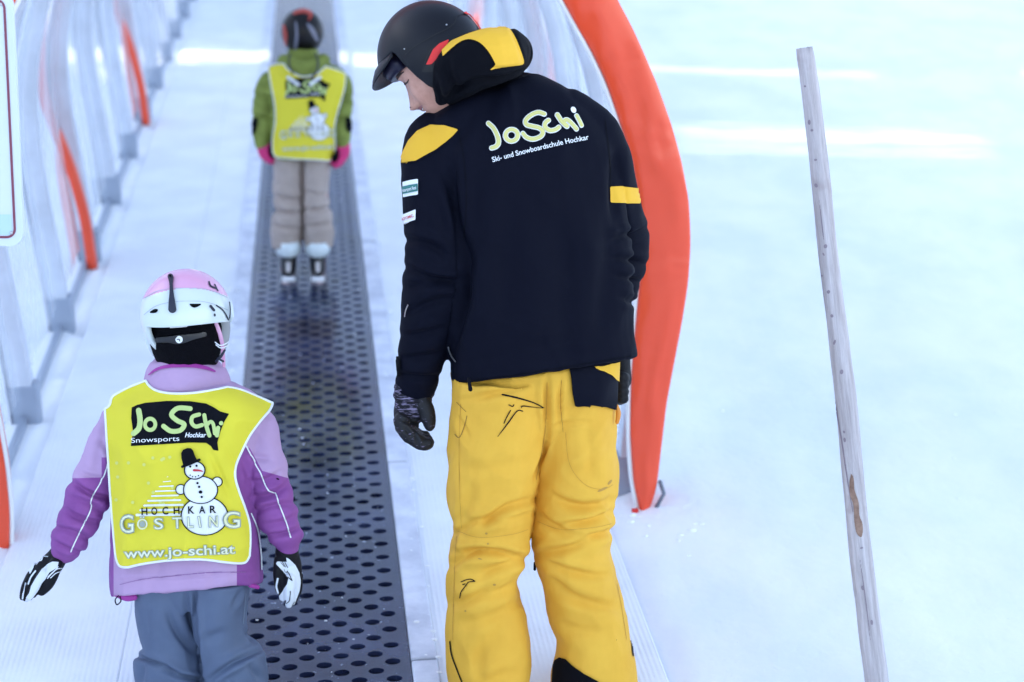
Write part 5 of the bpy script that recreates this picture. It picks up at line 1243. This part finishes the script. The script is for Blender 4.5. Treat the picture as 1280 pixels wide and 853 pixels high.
b4 = mesh('bib', vs, [tuple(reversed(f)) for f in fs]); nn = sum((Vector(p.normal) for p in b4.polygons), Vector((0, 0, 0)))
if nn.y > 0: b4.flip_normals()
BK = Surf(bvh(b4), smooth=0, bb=(332, 78, 434, 203), step=2)
bib2 = link('bib', b4, M_bib, tot); sm = bib2.modifiers.new('thick', 'SOLIDIFY'); sm.thickness = .002; sm.offset = -1
bpp = [VK.at(x, y, .006) for x, y in B2]; cc = MB(); cc.tube(bpp + bpp[:2], .0028, n=6); cc.build('bib_binding', M_print_w, bib2, True)
bib_prints(lambda x, y: (356 + (x - 163) * .463, 98 + (y - 502) * .463), .463, BK, bib2, False)
decal('bib_loop', sd_union(sd_stroke([(360, 97), (366, 101), (373, 106)], 2), sd_stroke([(400, 97), (394, 101), (388, 106)], 2)), 1, BK, .008, M_print_w, bib2)
ck = P(378, 40, YK); axt = head_axes(R(4), R(2)); hd2 = head_mesh(ck - axt[2] * .02, axt, .78, True)
bt = MB(); bt.loft([ell_ring((a + 8, b), (c - 8, d), h * .8, YK, YK) for a, b, c, d, h in [(342, 95, 422, 95, .09), (342, 140, 420, 140, .1), (344, 190, 416, 190, .1)]])
px_tube(bt, [(x, y, r * .6, d) for x, y, r, d in TA_L] + [(332, 192, 3.5, 0), (335, 198, 3.5, 0)], YK); px_tube(bt, [(x, y, r * .6, d) for x, y, r, d in TA_R] + [(426, 192, 3.5, 0), (424, 200, 3.5, 0)], YK)
px_tube(bt, [(381, 110, 12, 0), (380, 80, 10, 0), (379, 55, 10, 0)], YK); px_tube(bt, [(362, 190, 15, 0), (360, 330, 10, .0), (360, 338, 8, 0)], YK); px_tube(bt, [(396, 190, 15, 0), (398, 330, 10, 0), (398, 338, 8, 0)], YK)
b2 = remesh(bt.mesh(), .014, 2); n0 = len(hd2.v); hd2.v += [tuple(v.co) for v in b2.vertices]; hd2.f += [tuple(i + n0 for i in p.vertices) for p in b2.polygons]; hd2.build('body', M_skin, tot, True)
th = helmet_shell(ck, axt, (.098, .104, .096, .104), lambda a, az: .03 if a < 55 else (.03 - .12 * sstep(55, 75, a) if a < 110 else -.09 + .012 * sstep(110, 180, a)), n=64, m=18)
TH = Surf(bvh(th)); th_ = link('helmet', th, M_hblack, tot); s_ = th_.modifiers.new('thick', 'SOLIDIFY'); s_.thickness = .012; s_.offset = -1
decal('orange_print', sd_union(sd_stroke([(368, 17, 2), (378, 14, 3), (388, 17, 2.6), (386, 25, 1)], 2), sd_stroke([(355, 32, 1.5), (357, 45, 2.5), (357, 58, 1)], 2)), 1, TH, .002, mat('orange_shell_print', (.40, .04, .02, 1), .4), th_)
decal('grey_print', sd_union(sd_stroke([(384, 30, 1), (390, 38, 3), (396, 50, 2)], 2), sd_stroke([(370, 28, 1), (371, 45, 1.8), (369, 62, 2.4)], 2)), 1, TH, .002, mat('grey_shell_print', (.16, .16, .21, 1), .4), th_)
for nm, ar in (('glove', [(329, 180, 8.5, -.01), (332, 190, 9.5, -.02), (337, 198, 7.5, -.03)]), ('glove', [(429, 178, 8.5, -.01), (428, 190, 9.5, -.02), (422, 203, 7, -.03)])):
    mb = MB(); px_tube(mb, ar, YK, n=18, flat=.7); x0, y0 = ar[-1][0], ar[-1][1]; sg = 1 if x0 < 380 else -1
    for q in range(4): px_tube(mb, [(x0 - sg * (3 - 2.6 * q), y0 - 3, 3, -.05 + .022 * q), (x0 + sg * (1 + 1.2 * q), y0 + 3 - q * .5, 3, -.05 + .022 * q), (x0 + sg * (3 + q), y0 + 6 - q, 2.5, -.045 + .02 * q)], YK, n=10)
    px_tube(mb, [(x0 + sg * 2, y0 - 10, 3.4, -.06), (x0 + sg * 6, y0 - 3, 3, -.06), (x0 + sg * 7, y0 + 1, 2.4, -.05)], YK, n=10)
    gg = remesh(mb.mesh(), .0045, 2); GGS = Surf(bvh(gg)); gg_ = link(nm, gg, M_hpink, tot)
    decal('palm_patch', sd_ell(x0 + sg * 2.5, y0 - 8, 4.5, 9, sg * -12), 1, GGS, .002, M_black, gg_)
mb = MB(); mb.loft(legs([(190, 342, 380), (212, 342, 380), (240, 342, 379), (262, 344, 379), (272, 340, 379), (290, 339, 378), (303, 340, 378), (310, 342, 377)], YK, .085, .085)); mb.loft(legs([(190, 378, 415), (212, 378, 413), (235, 379, 410), (258, 380, 411), (270, 381, 415), (290, 381, 417), (303, 382, 416), (310, 383, 414)], YK, .085, .085))
sm_ = remesh(mb.mesh(), .006, 2)
folds(sm_, [(345, 245, 376, 250, 3, 8, 2), (342, 262, 375, 266, 3, 10, 3), (342, 282, 376, 286, 3, 7, 2), (382, 240, 410, 244, 3, 7, 2), (383, 262, 412, 258, 3, 10, 3), (384, 285, 414, 280, 3, 7), (379, 200, 379, 305, 2.5, 12)], noise_amp=.005, noise_sc=11, seed=14); link('trousers', sm_, M_beige, tot)
def KP(x, f, z): return Vector((x, YK, kz)) + Vector((0, 1, SL)).normalized() * f + Vector((0, 0, 1)) * z
for cx in (361, 397.5):
    xw = P(cx, 350, YK).x
    fdv = (BV).normalized(); rtv = Vector((1, 0, 0)); upv = Vector((0, 0, 1))
    def q(a, b, d): return Vector((xw, YK, kz)) + rtv * a + fdv * b + upv * (d + .008)
    # boot
    mb = MB(); rings = []
    for d, f0, f1, wd in ((.028, -.09, .15, .034), (.05, -.095, .15, .037), (.075, -.09, .13, .038), (.10, -.085, .07, .040), (.14, -.078, .06, .046)):
        m_, h_ = (f0 + f1) / 2, (f1 - f0) / 2; rings.append([q(wd * math.cos(t), m_ + h_ * math.copysign(abs(math.sin(t)) ** .8, math.sin(t)), d) for t in [2 * math.pi * k / 24 for k in range(24)]])
    mb.loft(rings); bo = mb.build('ski_boot', M_boot, tot, True)
    mb = MB(); rings = []
    for d, wd, hdv in ((.112, .050, .080), (.118, .056, .086), (.15, .060, .090), (.175, .056, .086)): rings.append([q(wd * math.cos(t), -.012 + hdv * math.sin(t), d) for t in [2 * math.pi * k / 24 for k in range(24)]])
    mb.loft(rings); mb.build('boot_cuff', M_hwhite, bo, True)
    mb = MB(); mb.bbox(q, (-.010, -.104, .05), (.010, -.09, .095)); mb.build('buckle', M_buckle, bo)
    # ski with shovel tip and binding
    mb = MB(); rings = []
    for k in range(25):
        t = k / 24; b = -.145 + 1.0 * t; wd = .034 - .006 * math.sin(math.pi * t); wd *= 1 if t < .93 else max(.25, 1 - ((t - .93) / .07) ** 2 * .8); lift = .0 if t < .82 else .10 * ((t - .82) / .18) ** 2
        rings.append([q(-wd, b, .006 + lift), q(wd, b, .006 + lift), q(wd, b, .016 + lift), q(-wd, b, .016 + lift)])
    mb.loft(rings); sk = bevel(mb.build('ski', M_ski, tot), .002)
    mb = MB(); mb.bbox(q, (-.03, -.135, .0165), (.03, -.105, .032)); bevel(mb.build('heel_piece', M_print_w, sk), .004); mb = MB(); mb.bbox(q, (-.028, .14, .0165), (.028, .20, .04)); bevel(mb.build('toe_piece', M_print_w, sk), .004)

# ------------------------------------------------------------------ weathered wooden pole
def pole_extra(nt, b, tc):
    L = nt.links.new; mp = nt.nodes.new('ShaderNodeMapping'); mp.inputs['Scale'].default_value = (28, 28, 1.6); L(tc.outputs['Object'], mp.inputs['Vector'])
    n = nt.nodes.new('ShaderNodeTexNoise'); n.inputs['Scale'].default_value = 2.2; n.inputs['Detail'].default_value = 9; n.inputs['Roughness'].default_value = .75; L(mp.outputs['Vector'], n.inputs['Vector'])
    r = nt.nodes.new('ShaderNodeValToRGB'); r.color_ramp.elements[0].position = .3; r.color_ramp.elements[1].position = .68; r.color_ramp.elements[0].color = (.33, .28, .28, 1); r.color_ramp.elements[1].color = (.66, .61, .62, 1); L(n.outputs['Fac'], r.inputs['Fac'])
    n2 = nt.nodes.new('ShaderNodeTexNoise'); n2.inputs['Scale'].default_value = 9; n2.inputs['Detail'].default_value = 3; L(tc.outputs['Object'], n2.inputs['Vector'])
    r2 = nt.nodes.new('ShaderNodeValToRGB'); r2.color_ramp.elements[0].position = .62; r2.color_ramp.elements[1].position = .74; L(n2.outputs['Fac'], r2.inputs['Fac'])
    mx = nt.nodes.new('ShaderNodeMix'); mx.data_type = 'RGBA'; mx.inputs['B'].default_value = (.38, .30, .30, 1); L(r2.outputs['Color'], mx.inputs['Factor']); L(r.outputs['Color'], mx.inputs['A']); L(mx.outputs['Result'], b.inputs['Base Color'])
    bp = nt.nodes.new('ShaderNodeBump'); bp.inputs['Strength'].default_value = 1; bp.inputs['Distance'].default_value = .007; L(n.outputs['Fac'], bp.inputs['Height']); L(bp.outputs['Normal'], b.inputs['Normal'])
M_pole = mat('weathered_wood', (.4, .38, .4, 1), .85, spec=.2, extra=pole_extra)
YP = 4.35
pb = G(1112, 960); top = P(1005, 60, YP + .02); bot = P(1096, 853, YP); dvec = (bot - top).normalized(); bot2 = bot + dvec * .55
pole = empty('wooden_pole', (bot2.x, bot2.y, terrain(bot2.y)), 'weathered grey wooden pole stuck slanting in the snow to the right of the tunnel', 'pole')
mb = MB(); rings = []; e1 = Vector((0, 1, 0)); e1 = (e1 - dvec * e1.dot(dvec)).normalized(); e2 = dvec.cross(e1); nseg = 90
for i in range(nseg + 1):
    t = i / nseg; c = top.lerp(bot2, t); rad = (10.9 + 6.2 * t) * YP / F
    c = c + e2 * .003 * math.sin(t * 7) + e2 * .002 * math.sin(t * 19)
    rg = []
    for k in range(28):
        a = 2 * math.pi * k / 28
        v = Vector((math.cos(a) * 1.2, math.sin(a) * 1.2, t * 14)); rr = rad * (1 + .07 * noise.noise(v) + .035 * noise.noise(v * 3) + .03 * math.cos(3 * a + t * 3))
        if i == 0: rr *= .92
        rg.append(c + e1 * rr * math.cos(a) + e2 * rr * math.sin(a) + (dvec * (.004 * noise.noise(Vector((math.cos(a) * 3, math.sin(a) * 3, 0)))) if i < 2 else Vector((0, 0, 0))))
    rings.append(rg)
mb.loft(rings); pme = mb.mesh('trunk'); PS = Surf(bvh(pme)); ptr = link('trunk', pme, M_pole, pole)
qz = (-dvec).to_track_quat('Z', 'Y'); pme.transform(qz.inverted().to_matrix().to_4x4()); ptr.rotation_euler = qz.to_euler()
M_knot = mat('wood_knot', (.26, .21, .24, 1), .8, bump=[(60, .6, .003)]); rk = random.Random(11); kn = []
for (x, y) in ((1012, 153), (1015, 163), (1019, 200), (1022, 232), (1030, 308), (1031, 318), (1029, 345), (1036, 365), (1040, 395), (1050, 465), (1056, 540), (1055, 550), (1075, 685), (1088, 778), (1080, 735), (1045, 428), (1008, 108)): kn.append(sd_ell(x + rk.uniform(-2, 2), y, rk.uniform(1.0, 2.2), rk.uniform(1.2, 3.4), rk.uniform(-30, 30)))
decals('knot', kn, .8, PS, .0012, M_knot, pole)
decals('crack', (sd_stroke([(1043, 495, .4), (1047, 520, .8), (1053, 555, .9), (1058, 590, .8), (1066, 640, .4)], 1), sd_stroke([(1024, 250, .3), (1028, 285, .6), (1030, 300, .3)], 1), sd_stroke([(1075, 700, .3), (1082, 750, .6), (1088, 800, .3)], 1)), .8, PS, .001, M_knot, pole)
decal('bare_patch', sd_poly([tuple(p) for p in spline([(1064, 592), (1067, 598), (1068, 612), (1073, 628), (1074, 644), (1078, 656), (1077, 671), (1071, 667), (1068, 652), (1067, 632), (1063, 620), (1062, 604), (1064, 592)], 4)]), 1, PS, .0015, mat('bare_brown_wood', (.36, .23, .17, 1), .8, bump=[(80, .8, .004)], col2=(.18, .10, .07, 1), cscale=30), pole)

# ------------------------------------------------------------------ sign at the left edge
YS = 4.0
a = P(-150, -12, YS); b = P(30, 308, YS); wS, hS = b.x - a.x, a.z - b.z
sc_ = Vector(((a.x + b.x) / 2, YS, (a.z + b.z) / 2))
sign = empty('sign', (sc_.x, YS + .05, terrain(YS)), 'white metal sign with rounded corners and a thin dark red border line', 'sign')
def rrect(w_, h_, r, n=10):
    out = []
    for cx, cz, a0 in ((w_ / 2 - r, h_ / 2 - r, 0), (-w_ / 2 + r, h_ / 2 - r, 90), (-w_ / 2 + r, -h_ / 2 + r, 180), (w_ / 2 - r, -h_ / 2 + r, 270)):
        for k in range(n + 1): q = R(a0 + 90 * k / n); out.append((cx + r * math.cos(q), cz + r * math.sin(q)))
    return out
px = YS / F
def plate(name, outer, y0, y1, m, par, inner=None):
    mb = MB(); n = len(outer)
    if inner is None: mb.loft([[sc_ + Vector((x, y1, z)) for x, z in outer], [sc_ + Vector((x, y0, z)) for x, z in outer]])
    else:
        vs = [sc_ + Vector((x, y0, z)) for x, z in outer] + [sc_ + Vector((x, y0, z)) for x, z in inner] + [sc_ + Vector((x, y1, z)) for x, z in outer] + [sc_ + Vector((x, y1, z)) for x, z in inner]
        fs = []
        for i in range(n):
            j = (i + 1) % n; fs += [(i, j, n + j, n + i), (2 * n + i, 3 * n + i, 3 * n + j, 2 * n + j), (i, 2 * n + i, 2 * n + j, j), (n + i, n + j, 3 * n + j, 3 * n + i)]
        mb.add(vs, fs)
    return mb.build(name, m, par)
M_sign = mat('white_sign_enamel', (.62, .68, .74, 1), .35, bump=[(8, .05, .01)], spec=.4)
pl = plate('sign_plate', rrect(wS, hS, 14 * px * 1.3), 0, .012, M_sign, sign)
plate('border_line', rrect(wS - 18 * px, hS - 20 * px, 12 * px), -.0015, -.0004, mat('dark_red_line', (.20, .035, .07, 1), .4), pl, rrect(wS - 24 * px, hS - 26 * px, 9 * px))
mb = MB(); mb.bbox(lambda x, y, z: sc_ + Vector((x, y, z)), (-wS / 2 + 16 * px, -.0012, -hS / 2 + 14 * px), (wS / 2 - 14 * px, -.0004, -hS / 2 + 40 * px)); mb.build('pale_blue_band', mat('pale_blue_field', (.46, .63, .73, 1), .4), pl)
mb = MB()
for sx_ in (-1, 1):
    for sz_ in (-1, 1):
        c = sc_ + Vector((sx_ * (wS / 2 - 15 * px), -.002, sz_ * (hS / 2 - 17 * px))); mb.ball(c, .004, .002, .004, n=8)
mb.build('screw', M_buckle, pl, True)
mb = MB(); mb.tube([sc_ + Vector((0, .04, hS / 2 - .03)), Vector((sc_.x, YS + .04, terrain(YS) - .2))], .024, n=20); mb.build('sign_post', M_alu, sign, True)
